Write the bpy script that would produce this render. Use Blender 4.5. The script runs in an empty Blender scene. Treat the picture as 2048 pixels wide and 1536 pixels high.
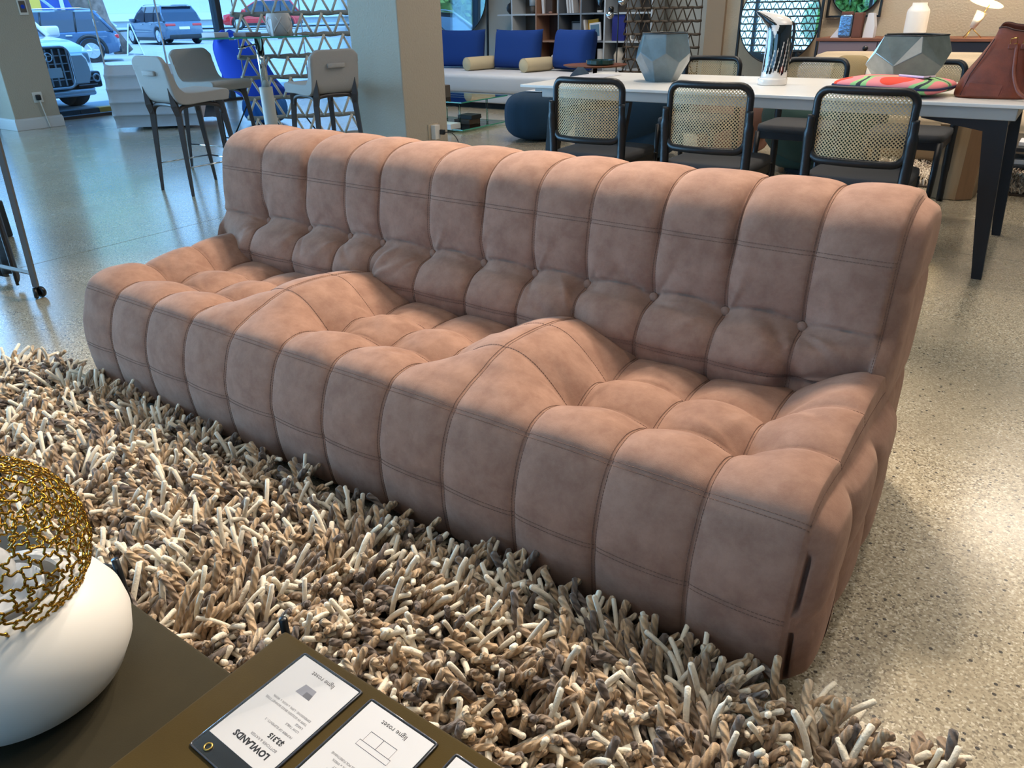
import bpy, bmesh, math, random
import numpy as np
from mathutils import Matrix, Vector, Euler

random.seed(7)
RNG = np.random.default_rng(11)
SC = bpy.context.scene
C = SC.collection
PI = math.pi

# ---------------------------------------------------------------- camera
cam_data = bpy.data.cameras.new('camera')
cam_data.sensor_width = 36.0
cam_data.lens = 1497.878 / 2048 * 36.0
cam_data.clip_start = 0.02
cam_data.clip_end = 400
cam = bpy.data.objects.new('camera', cam_data)
C.objects.link(cam)
cam.matrix_world = (Matrix.Translation((2.5771, -1.07527, 1.18102))
                    @ Matrix.Rotation(0.621009, 4, 'Z') @ Matrix.Rotation(1.10755, 4, 'X') @ Matrix.Rotation(-0.0211474, 4, 'Z'))
SC.camera = cam

# ---------------------------------------------------------------- exposure
SC.view_settings.view_transform = 'Standard'
SC.view_settings.look = 'None'
SC.view_settings.gamma = 1.0
SC.view_settings.use_curve_mapping = False
SC.view_settings.exposure = 0.42
SC.cycles.use_denoising = True
SC.cycles.use_adaptive_sampling = True
SC.cycles.adaptive_threshold = 0.03
SC.cycles.max_bounces = 7
SC.cycles.diffuse_bounces = 3
SC.cycles.glossy_bounces = 4
SC.cycles.transmission_bounces = 6
SC.cycles.transparent_max_bounces = 16
SC.cycles.sample_clamp_indirect = 6.0
SC.cycles.caustics_reflective = False
SC.cycles.caustics_refractive = False

# ---------------------------------------------------------------- sky
world = bpy.data.worlds.new('World')
SC.world = world
world.use_nodes = True
wn = world.node_tree
wn.nodes.clear()
w_out = wn.nodes.new('ShaderNodeOutputWorld')
w_bg = wn.nodes.new('ShaderNodeBackground')
w_tc = wn.nodes.new('ShaderNodeTexCoord')
w_sep = wn.nodes.new('ShaderNodeSeparateXYZ')
w_ramp = wn.nodes.new('ShaderNodeValToRGB')
w_ramp.color_ramp.elements[0].position = 0.0
w_ramp.color_ramp.elements[0].color = (0.58, 0.83, 1.0, 1)
w_ramp.color_ramp.elements[1].position = 0.7
w_ramp.color_ramp.elements[1].color = (0.20, 0.50, 1.0, 1)
w_bg.inputs['Strength'].default_value = 3.0
wn.links.new(w_tc.outputs['Generated'], w_sep.inputs[0])
wn.links.new(w_sep.outputs['Z'], w_ramp.inputs[0])
wn.links.new(w_ramp.outputs[0], w_bg.inputs[0])
wn.links.new(w_bg.outputs[0], w_out.inputs[0])


def lamp(kind, name, loc, power, col, target=None, **k):
    d = bpy.data.lights.new(name, kind)
    d.energy = power
    d.color = col
    for a, b in k.items():
        setattr(d, a, b)
    o = bpy.data.objects.new(name, d)
    C.objects.link(o)
    o.location = loc
    if target is not None:
        o.rotation_euler = (Vector(target) - Vector(loc)).to_track_quat('-Z', 'Y').to_euler()
    return o


# the sun on the street (the tungsten white balance of the room turns daylight blue)
lamp('SUN', 'sun', (0, 0, 30), 4.5, (0.80, 0.92, 1.0), target=(-7, 3.5, 17), angle=0.01)
WARM = (1.0, 0.87, 0.72)
# track spots behind the sofa, over the dining table and along the back wall
for i, (p, t, e, sz) in enumerate([
        ((0.15, 2.35, 3.35), (0.2, 0.2, 0.3), 190, 62),
        ((1.45, 2.35, 3.35), (1.4, 0.15, 0.3), 230, 62),
        ((2.35, 2.2, 3.35), (2.2, 0.1, 0.3), 100, 60),
        ((1.2, 2.1, 3.35), (1.5, -0.9, 0.0), 200, 66),
        ((3.7, 1.4, 3.35), (3.0, 0.6, 0.0), 38, 80),
        ((0.6, 3.2, 3.35), (0.6, 3.5, 0.7), 90, 60),
        ((1.9, 3.2, 3.35), (1.9, 3.5, 0.7), 90, 60),
        ((1.2, 5.9, 3.35), (1.2, 7.1, 1.0), 120, 70),
        ((3.2, 5.6, 3.35), (2.6, 6.6, 0.2), 110, 70)]):
    lamp('SPOT', 'track_spot', p, e, WARM, target=t, spot_size=math.radians(sz), spot_blend=0.35, shadow_soft_size=0.09)
# broad fill lamps added under the unseen ceiling for ambient light
for p, e in (((1.2, -1.0, 3.55), 21), ((3.6, 2.0, 3.55), 22), ((0.5, 5.2, 3.55), 50), ((-3.0, 7.0, 3.55), 60), ((-3.0, -2.0, 3.55), 10), ((3.5, 7.0, 3.55), 45)):
    lamp('AREA', 'ceiling_fill_light', p, e, (1.0, 0.92, 0.83), target=(p[0], p[1], 0), shape='SQUARE', size=1.6)

# area lamps added to boost daylight from unseen windows (left front and behind the camera)
DAY = (0.55, 0.79, 1.0)
for nm, p, t, sx, sy, e in (('day_boost_rear_left', (-5.55, -7.25, 1.5), (-5.55, 0, 1.5), 4.2, 2.8, 22), ('day_boost_rear_right', (1.2, -7.25, 1.5), (1.2, 0, 1.5), 4.6, 2.8, 10),
                            ('day_boost_left', (-8.55, -2.2, 1.5), (0, -2.2, 1.5), 9.2, 2.8, 1150)):
    lamp('AREA', nm, p, e, DAY, target=t, shape='RECTANGLE', size=sx, size_y=sy)

# ---------------------------------------------------------------- helpers


def lin(c):
    return tuple(((x / 255.0) / 12.92 if x / 255.0 <= 0.04045 else ((x / 255.0 + 0.055) / 1.055) ** 2.4) for x in c[:3]) + (1.0,)


def pbr(name, col, rough=0.5, metal=0.0, var=0.0, vscale=6.0, bump=0.0, bscale=80.0, sheen=0.0, coat=0.0, spec=0.5, trans=0.0, ior=1.5,
        emis=0.0, stretch=None, col2=None, alpha=1.0):
    m = bpy.data.materials.new(name)
    m.use_nodes = True
    nt = m.node_tree
    b = nt.nodes['Principled BSDF']
    b.inputs['Roughness'].default_value = rough
    b.inputs['Metallic'].default_value = metal
    b.inputs['Specular IOR Level'].default_value = spec
    b.inputs['Sheen Weight'].default_value = sheen
    b.inputs['Coat Weight'].default_value = coat
    b.inputs['Transmission Weight'].default_value = trans
    b.inputs['IOR'].default_value = ior
    b.inputs['Alpha'].default_value = alpha
    c = lin(col)
    b.inputs['Base Color'].default_value = c
    if emis:
        b.inputs['Emission Color'].default_value = c
        b.inputs['Emission Strength'].default_value = emis
    if var or bump or col2:
        tc = nt.nodes.new('ShaderNodeTexCoord')
        src = tc.outputs['Object']
        if stretch:
            mp = nt.nodes.new('ShaderNodeMapping')
            mp.inputs['Scale'].default_value = stretch
            nt.links.new(src, mp.inputs[0])
            src = mp.outputs[0]
    if var or col2:
        n = nt.nodes.new('ShaderNodeTexNoise')
        n.inputs['Scale'].default_value = vscale
        n.inputs['Detail'].default_value = 5
        n.inputs['Roughness'].default_value = 0.6
        nt.links.new(src, n.inputs['Vector'])
        r = nt.nodes.new('ShaderNodeValToRGB')
        r.color_ramp.elements[0].position = 0.32
        r.color_ramp.elements[1].position = 0.68
        hi = lin(col2) if col2 else tuple(min(1, x * (1 + var)) for x in c[:3]) + (1,)
        r.color_ramp.elements[0].color = c if col2 else tuple(x * (1 - var) for x in c[:3]) + (1,)
        r.color_ramp.elements[1].color = hi
        nt.links.new(n.outputs['Fac'], r.inputs[0])
        nt.links.new(r.outputs[0], b.inputs['Base Color'])
    if bump:
        n2 = nt.nodes.new('ShaderNodeTexNoise')
        n2.inputs['Scale'].default_value = bscale
        n2.inputs['Detail'].default_value = 3
        nt.links.new(src, n2.inputs['Vector'])
        bp = nt.nodes.new('ShaderNodeBump')
        bp.inputs['Strength'].default_value = bump
        bp.inputs['Distance'].default_value = 0.01
        nt.links.new(n2.outputs['Fac'], bp.inputs['Height'])
        nt.links.new(bp.outputs[0], b.inputs['Normal'])
    return m


MATS = {}


def M(name):
    return MATS[name]


def add_mat(key, *a, **k):
    MATS[key] = pbr(key, *a, **k)
    return MATS[key]


def glass_mat(key, tint=(235, 248, 248), refl=1.0, rough=0.0, base=0.04):
    """thin clear sheet: see-through with a fresnel reflection"""
    m = bpy.data.materials.new(key)
    m.use_nodes = True
    nt = m.node_tree
    nt.nodes.clear()
    o = nt.nodes.new('ShaderNodeOutputMaterial')
    t = nt.nodes.new('ShaderNodeBsdfTransparent')
    g = nt.nodes.new('ShaderNodeBsdfGlossy')
    mx = nt.nodes.new('ShaderNodeMixShader')
    f = nt.nodes.new('ShaderNodeFresnel')
    mu = nt.nodes.new('ShaderNodeMath')
    mu.operation = 'MULTIPLY'
    mu.inputs[1].default_value = refl
    f.inputs['IOR'].default_value = 1.45
    t.inputs[0].default_value = lin(tint)
    g.inputs['Roughness'].default_value = rough
    nt.links.new(f.outputs[0], mu.inputs[0])
    nt.links.new(mu.outputs[0], mx.inputs[0])
    nt.links.new(t.outputs[0], mx.inputs[1])
    nt.links.new(g.outputs[0], mx.inputs[2])
    nt.links.new(mx.outputs[0], o.inputs[0])
    MATS[key] = m
    return m


def newmesh(name, v, f, smooth=False, sharp=None):
    me = bpy.data.meshes.new(name)
    if isinstance(v, np.ndarray):
        v = v.tolist()
    me.from_pydata(v, [], f)
    if smooth:
        me.polygons.foreach_set('use_smooth', [True] * len(me.polygons))
        if sharp is not None:
            me.set_sharp_from_angle(angle=math.radians(sharp))
    me.update()
    return me


def bigmesh(name, v, quads, smooth=True):
    """numpy fast path: all quads"""
    me = bpy.data.meshes.new(name)
    v = np.asarray(v, np.float32)
    q = np.asarray(quads, np.int32)
    me.vertices.add(len(v))
    me.vertices.foreach_set('co', v.ravel())
    me.loops.add(q.size)
    me.loops.foreach_set('vertex_index', q.ravel())
    me.polygons.add(len(q))
    me.polygons.foreach_set('loop_start', np.arange(0, q.size, q.shape[1], dtype=np.int32))
    me.polygons.foreach_set('loop_total', np.full(len(q), q.shape[1], np.int32))
    if smooth:
        me.polygons.foreach_set('use_smooth', np.ones(len(q), bool))
    me.update(calc_edges=True)
    return me


def ob(name, me, mat=None, parent=None, loc=None, rot=None, kind=None):
    o = bpy.data.objects.new(name, me)
    C.objects.link(o)
    if mat is not None and me is not None and not me.materials:
        me.materials.append(MATS[mat] if isinstance(mat, str) else mat)
    if parent is not None:
        o.parent = parent
    if loc is not None:
        o.location = loc
    if rot is not None:
        o.rotation_euler = rot
    if kind:
        o['kind'] = kind
    return o


def tag(o, label, cat, group=None):
    o['label'] = label
    o['category'] = cat
    if group:
        o['group'] = group
    return o


def thing(name, label, cat, loc=(0, 0, 0), rz=0.0, group=None):
    o = bpy.data.objects.new(name, None)
    o.empty_display_size = 0.1
    C.objects.link(o)
    o.location = loc
    o.rotation_euler = (0, 0, rz)
    return tag(o, label, cat, group)


def dup(root, loc=None, rz=None, label=None, parent=None):
    c = root.copy()
    C.objects.link(c)
    if parent is not None:
        c.parent = parent
    if loc is not None:
        c.location = loc
    if rz is not None:
        c.rotation_euler = (0, 0, rz)
    if label:
        c['label'] = label
    for ch in list(root.children):
        if ch is not c:
            dup(ch, parent=c)
    return c


class MB:
    """collects shapes of ONE mesh"""

    def __init__(s):
        s.v = []
        s.f = []

    def add(s, v, f):
        n = len(s.v)
        s.v += [tuple(p) for p in v]
        s.f += [tuple(i + n for i in q) for q in f]
        return s

    def box(s, lo, hi):
        (a, b, c), (d, e, g) = lo, hi
        return s.add([(a, b, c), (d, b, c), (d, e, c), (a, e, c), (a, b, g), (d, b, g), (d, e, g), (a, e, g)],
                     [(0, 3, 2, 1), (4, 5, 6, 7), (0, 1, 5, 4), (1, 2, 6, 5), (2, 3, 7, 6), (3, 0, 4, 7)])

    def rbox(s, lo, hi, r=0.005, seg=2):
        bm = bmesh.new()
        bmesh.ops.create_cube(bm, size=1.0)
        sx, sy, sz = (hi[i] - lo[i] for i in range(3))
        for v in bm.verts:
            v.co = Vector((lo[0] + (v.co.x + .5) * sx, lo[1] + (v.co.y + .5) * sy, lo[2] + (v.co.z + .5) * sz))
        r = min(r, 0.49 * min(sx, sy, sz))
        bmesh.ops.bevel(bm, geom=list(bm.edges), offset=r, segments=seg, profile=0.5, affect='EDGES')
        bm.verts.index_update()
        s.add([v.co[:] for v in bm.verts], [[v.index for v in f.verts] for f in bm.faces])
        bm.free()
        return s

    def prism(s, poly, a, b, axis='z'):
        """extrude a 2D polygon (counter-clockwise) along an axis from a to b"""
        n = len(poly)

        def P(p, t):
            return (p[0], p[1], t) if axis == 'z' else ((p[0], t, p[1]) if axis == 'y' else (t, p[0], p[1]))
        v = [P(p, a) for p in poly] + [P(p, b) for p in poly]
        f = [tuple(range(n))[::-1], tuple(range(n, 2 * n))] + [(i, (i + 1) % n, n + (i + 1) % n, n + i) for i in range(n)]
        return s.add(v, f)

    def tube(s, path, r, n=8, cap=True, squash=1.0, closed=False):
        P = [Vector(p) for p in path]
        R = list(r) if hasattr(r, '__len__') else [r] * len(P)
        v, f = [], []
        m = len(P)
        up = None
        for i, p in enumerate(P):
            if closed:
                t = (P[(i + 1) % m] - P[i - 1]).normalized()
            else:
                t = (P[min(i + 1, m - 1)] - P[max(i - 1, 0)]).normalized()
            if up is None:
                up = Vector((0, 0, 1)) if abs(t.z) < 0.9 else Vector((1, 0, 0))
            x = t.cross(up)
            if x.length < 1e-6:
                x = t.orthogonal()
            x.normalize()
            y = x.cross(t).normalized()
            up = y
            for k in range(n):
                a = 2 * PI * k / n
                q = p + x * (math.cos(a) * R[i]) + y * (math.sin(a) * R[i] * squash)
                v.append(q[:])
        rows = m if closed else m - 1
        for i in range(rows):
            j = (i + 1) % m
            for k in range(n):
                f.append((i * n + k, i * n + (k + 1) % n, j * n + (k + 1) % n, j * n + k))
        if cap and not closed:
            f.append(tuple(range(n))[::-1])
            f.append(tuple(range((m - 1) * n, m * n)))
        return s.add(v, f)

    def lathe(s, prof, n=24, c=(0, 0, 0), cap=True, twist=0.0):
        v, f = [], []
        m = len(prof)
        for j, (r, z) in enumerate(prof):
            for k in range(n):
                a = 2 * PI * k / n + twist * j
                v.append((c[0] + r * math.cos(a), c[1] + r * math.sin(a), c[2] + z))
        for j in range(m - 1):
            for k in range(n):
                f.append((j * n + k, j * n + (k + 1) % n, (j + 1) * n + (k + 1) % n, (j + 1) * n + k))
        if cap:
            if prof[0][0] > 1e-4:
                f.append(tuple(range(n))[::-1])
            if prof[-1][0] > 1e-4:
                f.append(tuple(range((m - 1) * n, m * n)))
        return s.add(v, f)

    def sell(s, c, a, b, h, e1=0.4, e2=0.4, nu=32, nv=16, taper=0.0):
        """super-ellipsoid: e near 0 = box, 1 = ellipsoid"""
        v, f = [], []

        def sp(x, e):
            return math.copysign(abs(x) ** e, x)
        for j in range(nv + 1):
            ph = -PI / 2 + PI * j / nv
            for k in range(nu):
                th = 2 * PI * k / nu
                cz = sp(math.sin(ph), e1)
                cr = sp(math.cos(ph), e1) * (1 - taper * cz)
                v.append((c[0] + a * cr * sp(math.cos(th), e2), c[1] + b * cr * sp(math.sin(th), e2), c[2] + h * cz))
        for j in range(nv):
            for k in range(nu):
                f.append((j * nu + k, j * nu + (k + 1) % nu, (j + 1) * nu + (k + 1) % nu, (j + 1) * nu + k))
        return s.add(v, f)

    def xf(s, mat):
        s.v = [tuple(mat @ Vector(p)) for p in s.v]
        return s

    def mesh(s, name, smooth=False, sharp=None):
        return newmesh(name, s.v, s.f, smooth, sharp)

    def obj(s, name, mat, parent=None, smooth=False, sharp=None, loc=None, rot=None, kind=None):
        return ob(name, s.mesh(name, smooth, sharp), mat, parent, loc, rot, kind)


def crom(pts, n):
    """Catmull-Rom through 2D or 3D points, n samples per span"""
    P = np.asarray(pts, float)
    P = np.vstack([2 * P[0] - P[1], P, 2 * P[-1] - P[-2]])
    out = []
    for i in range(1, len(P) - 2):
        t = np.linspace(0, 1, n, endpoint=False)[:, None]
        p0, p1, p2, p3 = P[i - 1], P[i], P[i + 1], P[i + 2]
        out.append(0.5 * (2 * p1 + (p2 - p0) * t + (2 * p0 - 5 * p1 + 4 * p2 - p3) * t ** 2 + (3 * p1 - p0 - 3 * p2 + p3) * t ** 3))
    out.append(P[-2][None])
    return np.vstack(out)


def rounded_poly(w, h, r, n=5, cx=0.0, cy=0.0):
    out = []
    for (sx, sy, a0) in ((1, 1, 0), (-1, 1, 90), (-1, -1, 180), (1, -1, 270)):
        for k in range(n + 1):
            a = math.radians(a0 + 90.0 * k / n)
            out.append((cx + sx * (w / 2 - r) + r * math.cos(a), cy + sy * (h / 2 - r) + r * math.sin(a)))
    return out

# ---------------------------------------------------------------- setting materials
def concrete():
    m = bpy.data.materials.new('polished_concrete')
    m.use_nodes = True
    nt = m.node_tree
    b = nt.nodes['Principled BSDF']
    L = nt.links.new
    tc = nt.nodes.new('ShaderNodeTexCoord')
    n1 = nt.nodes.new('ShaderNodeTexNoise')
    n1.inputs['Scale'].default_value = 1.1
    n1.inputs['Detail'].default_value = 6
    r1 = nt.nodes.new('ShaderNodeValToRGB')
    r1.color_ramp.elements[0].position = 0.3
    r1.color_ramp.elements[1].position = 0.7
    r1.color_ramp.elements[0].color = lin((146, 134, 112))
    r1.color_ramp.elements[1].color = lin((176, 164, 140))
    L(tc.outputs['Object'], n1.inputs['Vector'])
    L(n1.outputs['Fac'], r1.inputs[0])
    col = r1.outputs[0]
    # exposed aggregate: every grain has its own tone, denser in patches, plus a few dark pebbles
    big = nt.nodes.new('ShaderNodeTexNoise')
    big.inputs['Scale'].default_value = 2.2
    L(tc.outputs['Object'], big.inputs['Vector'])
    dens = nt.nodes.new('ShaderNodeMapRange')
    dens.inputs['From Min'].default_value = 0.35
    dens.inputs['From Max'].default_value = 0.65
    dens.inputs['To Min'].default_value = 0.35
    dens.inputs['To Max'].default_value = 0.95
    L(big.outputs['Fac'], dens.inputs[0])
    v = nt.nodes.new('ShaderNodeTexVoronoi')
    v.inputs['Scale'].default_value = 230
    L(tc.outputs['Object'], v.inputs['Vector'])
    sp = nt.nodes.new('ShaderNodeSeparateColor')
    L(v.outputs['Color'], sp.inputs[0])
    gr = nt.nodes.new('ShaderNodeValToRGB')
    gr.color_ramp.interpolation = 'CONSTANT'
    stops = [(0.0, (84, 74, 60)), (0.07, (126, 112, 90)), (0.20, (150, 137, 113)), (0.42, (172, 159, 133)), (0.72, (188, 176, 150)), (0.90, (214, 204, 182))]
    gr.color_ramp.elements[0].color = lin(stops[0][1])
    gr.color_ramp.elements[1].position = stops[1][0]
    gr.color_ramp.elements[1].color = lin(stops[1][1])
    for p_, c_ in stops[2:]:
        gr.color_ramp.elements.new(p_).color = lin(c_)
    L(sp.outputs[0], gr.inputs[0])
    mx = nt.nodes.new('ShaderNodeMix')
    mx.data_type = 'RGBA'
    L(dens.outputs[0], mx.inputs[0])
    L(col, mx.inputs[6])
    L(gr.outputs[0], mx.inputs[7])
    col = mx.outputs[2]
    for sc, pos, c, rnd in ((85, 0.34, (56, 50, 44), 0.05), (150, 0.33, (214, 204, 184), 0.04)):
        v = nt.nodes.new('ShaderNodeTexVoronoi')
        v.inputs['Scale'].default_value = sc
        L(tc.outputs['Object'], v.inputs['Vector'])
        lt = nt.nodes.new('ShaderNodeMath')
        lt.operation = 'LESS_THAN'
        L(v.outputs['Distance'], lt.inputs[0])
        lt.inputs[1].default_value = pos
        sp = nt.nodes.new('ShaderNodeSeparateColor')
        L(v.outputs['Color'], sp.inputs[0])
        l2 = nt.nodes.new('ShaderNodeMath')
        l2.operation = 'LESS_THAN'
        L(sp.outputs[0], l2.inputs[0])
        l2.inputs[1].default_value = rnd
        mu = nt.nodes.new('ShaderNodeMath')
        mu.operation = 'MULTIPLY'
        L(lt.outputs[0], mu.inputs[0])
        L(l2.outputs[0], mu.inputs[1])
        mx = nt.nodes.new('ShaderNodeMix')
        mx.data_type = 'RGBA'
        L(mu.outputs[0], mx.inputs[0])
        L(col, mx.inputs[6])
        mx.inputs[7].default_value = lin(c)
        col = mx.outputs[2]
    L(col, b.inputs['Base Color'])
    n2 = nt.nodes.new('ShaderNodeTexNoise')
    n2.inputs['Scale'].default_value = 3.0
    n2.inputs['Detail'].default_value = 8
    mr = nt.nodes.new('ShaderNodeMapRange')
    mr.inputs['To Min'].default_value = 0.16
    mr.inputs['To Max'].default_value = 0.34
    L(tc.outputs['Object'], n2.inputs['Vector'])
    L(n2.outputs['Fac'], mr.inputs[0])
    L(mr.outputs[0], b.inputs['Roughness'])
    bp = nt.nodes.new('ShaderNodeBump')
    bp.inputs['Strength'].default_value = 0.02
    bp.inputs['Distance'].default_value = 0.02
    L(n2.outputs['Fac'], bp.inputs['Height'])
    L(bp.outputs[0], b.inputs['Normal'])
    b.inputs['Specular IOR Level'].default_value = 0.6
    b.inputs['Coat Weight'].default_value = 0.6
    b.inputs['Coat Roughness'].default_value = 0.18
    MATS['concrete'] = m


concrete()
add_mat('joint', (60, 56, 50), 0.9)
add_mat('plaster', (190, 186, 178), 0.9, bump=0.25, bscale=60)
add_mat('column_paint', (176, 166, 150), 0.9, bump=0.5, bscale=70)
add_mat('beige_wall', (182, 166, 142), 0.9, bump=0.5, bscale=60)
add_mat('grey_wall', (186, 188, 182), 0.9, var=0.06, vscale=2, bump=0.2, bscale=60)
add_mat('brown_wall', (150, 128, 104), 0.9)
add_mat('white_trim', (205, 205, 205), 0.5)
add_mat('ceiling_paint', (210, 205, 196), 0.9)
add_mat('dark_metal', (38, 40, 44), 0.45, metal=0.6)
add_mat('mullion', (70, 78, 88), 0.4, metal=0.7)
add_mat('silicone', (214, 226, 232), 0.4)
add_mat('asphalt', (162, 164, 166), 0.9, var=0.12, vscale=1.5, bump=0.3, bscale=120)
add_mat('kerb_black', (40, 42, 46), 0.7)
add_mat('kerb_yellow', (226, 150, 46), 0.6)
glass_mat('window_glass', (214, 234, 247), 0.7)


def struct(o):
    o['kind'] = 'structure'
    return o


# floor: poured slabs with saw-cut joints between them
X_CUTS = [-8.25, -4.46, -1.80, 8.0]
Y_CUTS = [-7.0, -0.9, 3.37, 10.1]
floor = struct(MB().box((-8.25, -7, -0.14), (8, 10.1, -0.006)).obj('floor', 'joint'))
for i in range(3):
    for j in range(3):
        g = 0.003
        MB().box((X_CUTS[i] + g, Y_CUTS[j] + g, -0.006), (X_CUTS[i + 1] - g, Y_CUTS[j + 1] - g, 0.0)).obj('slab', 'concrete', floor)
struct(MB().box((-8.4, -7.1, 3.7), (8, 10.2, 3.8)).obj('ceiling', 'ceiling_paint'))
struct(MB().box((8, -7, 0), (8.15, 10.1, 3.7)).obj('wall_right', 'plaster'))
# back of the room: the pale wall behind the shelves and the beige wall with the sideboard
struct(MB().box((-8.3, 10.0, 0), (-0.6, 10.15, 3.7)).obj('wall_back', 'grey_wall'))
struct(MB().box((-0.62, 7.35, 0), (8.0, 7.5, 3.7)).obj('wall_beige', 'beige_wall'))
struct(MB().box((-0.80, 7.30, 0), (-0.60, 10.0, 3.7)).obj('wall_return', 'brown_wall'))
# wall behind the camera: two piers, a bulkhead and a long window between them
wf = struct(MB().box((-8.3, -7.1, 2.9), (8, -6.95, 3.7)).obj('wall_front', 'plaster'))
MB().box((3.6, -7.1, 0), (8, -6.95, 2.9)).obj('pier', 'plaster', wf)
MB().box((-8.3, -7.1, 0), (-7.7, -6.95, 2.9)).obj('pier', 'plaster', wf)
wl = struct(MB().box((-8.33, -7, 2.95), (-8.17, 10.0, 3.7)).obj('wall_left', 'plaster'))

# shop window: black sill, mullions, panes meeting in silicone joints
win = struct(MB().box((-8.26, -7, -0.02), (-8.14, 10, 0.035)).obj('window_1', 'kerb_black'))
MB().box((-8.26, -7, 2.9), (-8.14, 10, 2.96)).obj('head_rail', 'mullion', win)
for y in (-3.4, 0.2, 6.60, 9.9):
    MB().rbox((-8.27, y - 0.045, 0.03), (-8.12, y + 0.045, 2.92), 0.006).obj('mullion', 'mullion', win)
ys = [-7, -3.4, -1.6, 0.2, 2.0, 3.8, 4.722, 5.642, 6.60, 8.2, 9.9]
for a, b in zip(ys[:-1], ys[1:]):
    MB().box((-8.206, a + 0.012, 0.035), (-8.194, b - 0.012, 2.9)).obj('pane', 'window_glass', win)
for y in (-1.6, 2.0, 3.8, 4.722, 5.642, 8.2):
    MB().box((-8.208, y - 0.009, 0.035), (-8.192, y + 0.009, 2.9)).obj('silicone_joint', 'silicone', win)
# window behind the camera
win2 = struct(MB().box((-7.7, -7.06, -0.02), (3.6, -6.98, 0.05)).obj('window_2', 'kerb_black'))
xs = [-7.7, -5.0, -2.2, 0.6, 3.6]
for x in xs[1:-1]:
    MB().box((x - 0.04, -7.08, 0.05), (x + 0.04, -6.96, 2.9)).obj('mullion', 'mullion', win2)
for a, b in zip(xs[:-1], xs[1:]):
    MB().box((a + 0.04, -7.026, 0.05), (b - 0.04, -7.014, 2.9)).obj('pane', 'window_glass', win2)


def column(name, x0, y0, x1, y1, label=None, base=True):
    c = struct(MB().rbox((x0, y0, 0), (x1, y1, 3.7), 0.008, 2).obj(name, 'column_paint'))
    if base:
        d = 0.018
        MB().rbox((x0 - d, y0 - d, 0.0), (x1 + d, y1 + d, 0.115), 0.004).box((x0 - d * 0.6, y0 - d * 0.6, 0.115), (x1 + d * 0.6, y1 + d * 0.6, 0.13)).obj('baseboard', 'white_trim', c)
    return c


column('column_1', -8.02, 3.17, -7.60, 3.70)
column('column_2', -2.31, 3.617, -1.78, 4.14, base=False)

# the street outside
struct(MB().box((-75, -60, -0.2), (-8.28, 80, -0.03)).obj('ground', 'asphalt'))
struct(MB().box((-8.28, -60, -0.2), (60, -7.1, -0.03)).obj('ground_side', 'asphalt'))
struct(MB().box((-60, 26.2, -0.03), (-33.0, 60, 0.45)).obj('ground_lot', 'asphalt'))

# ---------------------------------------------------------------- sofa
def suede():
    m = bpy.data.materials.new('suede')
    m.use_nodes = True
    nt = m.node_tree
    b = nt.nodes['Principled BSDF']
    L = nt.links.new
    tc = nt.nodes.new('ShaderNodeTexCoord')
    col = None
    n1 = nt.nodes.new('ShaderNodeTexNoise')
    n1.inputs['Scale'].default_value = 17
    n1.inputs['Detail'].default_value = 6
    n1.inputs['Roughness'].default_value = 0.70
    n1.inputs['Distortion'].default_value = 0.15
    L(tc.outputs['Object'], n1.inputs['Vector'])
    r1 = nt.nodes.new('ShaderNodeValToRGB')
    r1.color_ramp.elements[0].position = 0.36
    r1.color_ramp.elements[1].position = 0.66
    r1.color_ramp.elements[0].color = lin((137, 103, 87))
    r1.color_ramp.elements[1].color = lin((158, 123, 105))
    L(n1.outputs['Fac'], r1.inputs[0])
    L(r1.outputs[0], b.inputs['Base Color'])
    n2 = nt.nodes.new('ShaderNodeTexNoise')
    n2.inputs['Scale'].default_value = 420
    L(tc.outputs['Object'], n2.inputs['Vector'])
    bp = nt.nodes.new('ShaderNodeBump')
    bp.inputs['Strength'].default_value = 0.12
    bp.inputs['Distance'].default_value = 0.003
    L(n2.outputs['Fac'], bp.inputs['Height'])
    L(bp.outputs[0], b.inputs['Normal'])
    b.inputs['Roughness'].default_value = 0.92
    b.inputs['Specular IOR Level'].default_value = 0.15
    b.inputs['Sheen Weight'].default_value = 0.30
    b.inputs['Sheen Roughness'].default_value = 0.45
    b.inputs['Sheen Tint'].default_value = lin((214, 184, 164))
    MATS['suede'] = m


suede()
add_mat('stitch', (122, 90, 76), 0.9)
add_mat('plinth_black', (14, 14, 15), 0.8)

SEAT_PROF = [(0.065, 0.034), (0.03, 0.04), (0.015, 0.09), (0.006, 0.2), (0.022, 0.29), (0.062, 0.372), (0.12, 0.388), (0.19, 0.378), (0.26, 0.368),
             (0.35, 0.366), (0.44, 0.360), (0.55, 0.340), (0.66, 0.325), (0.73, 0.30), (0.745, 0.18), (0.745, 0.045), (0.70, 0.032), (0.4, 0.030), (0.12, 0.030)]
BACK_PROF = [(0.735, 0.036), (0.735, 0.22), (0.70, 0.275), (0.63, 0.30), (0.592, 0.335), (0.580, 0.392), (0.615, 0.452), (0.672, 0.497), (0.683, 0.575), (0.695, 0.665),
             (0.714, 0.722), (0.752, 0.757), (0.81, 0.775), (0.875, 0.778), (0.935, 0.766), (0.98, 0.728), (1.0, 0.66), (1.01, 0.5), (1.0, 0.25), (0.985, 0.07), (0.955, 0.034), (0.86, 0.030), (0.77, 0.030)]
SX = [0.2 * i for i in range(13)]
BX = [-0.06, 0.206, 0.440, 0.645, 0.80, 1.018, 1.222, 1.412, 1.587, 1.79, 1.988, 2.178, 2.386]


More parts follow.
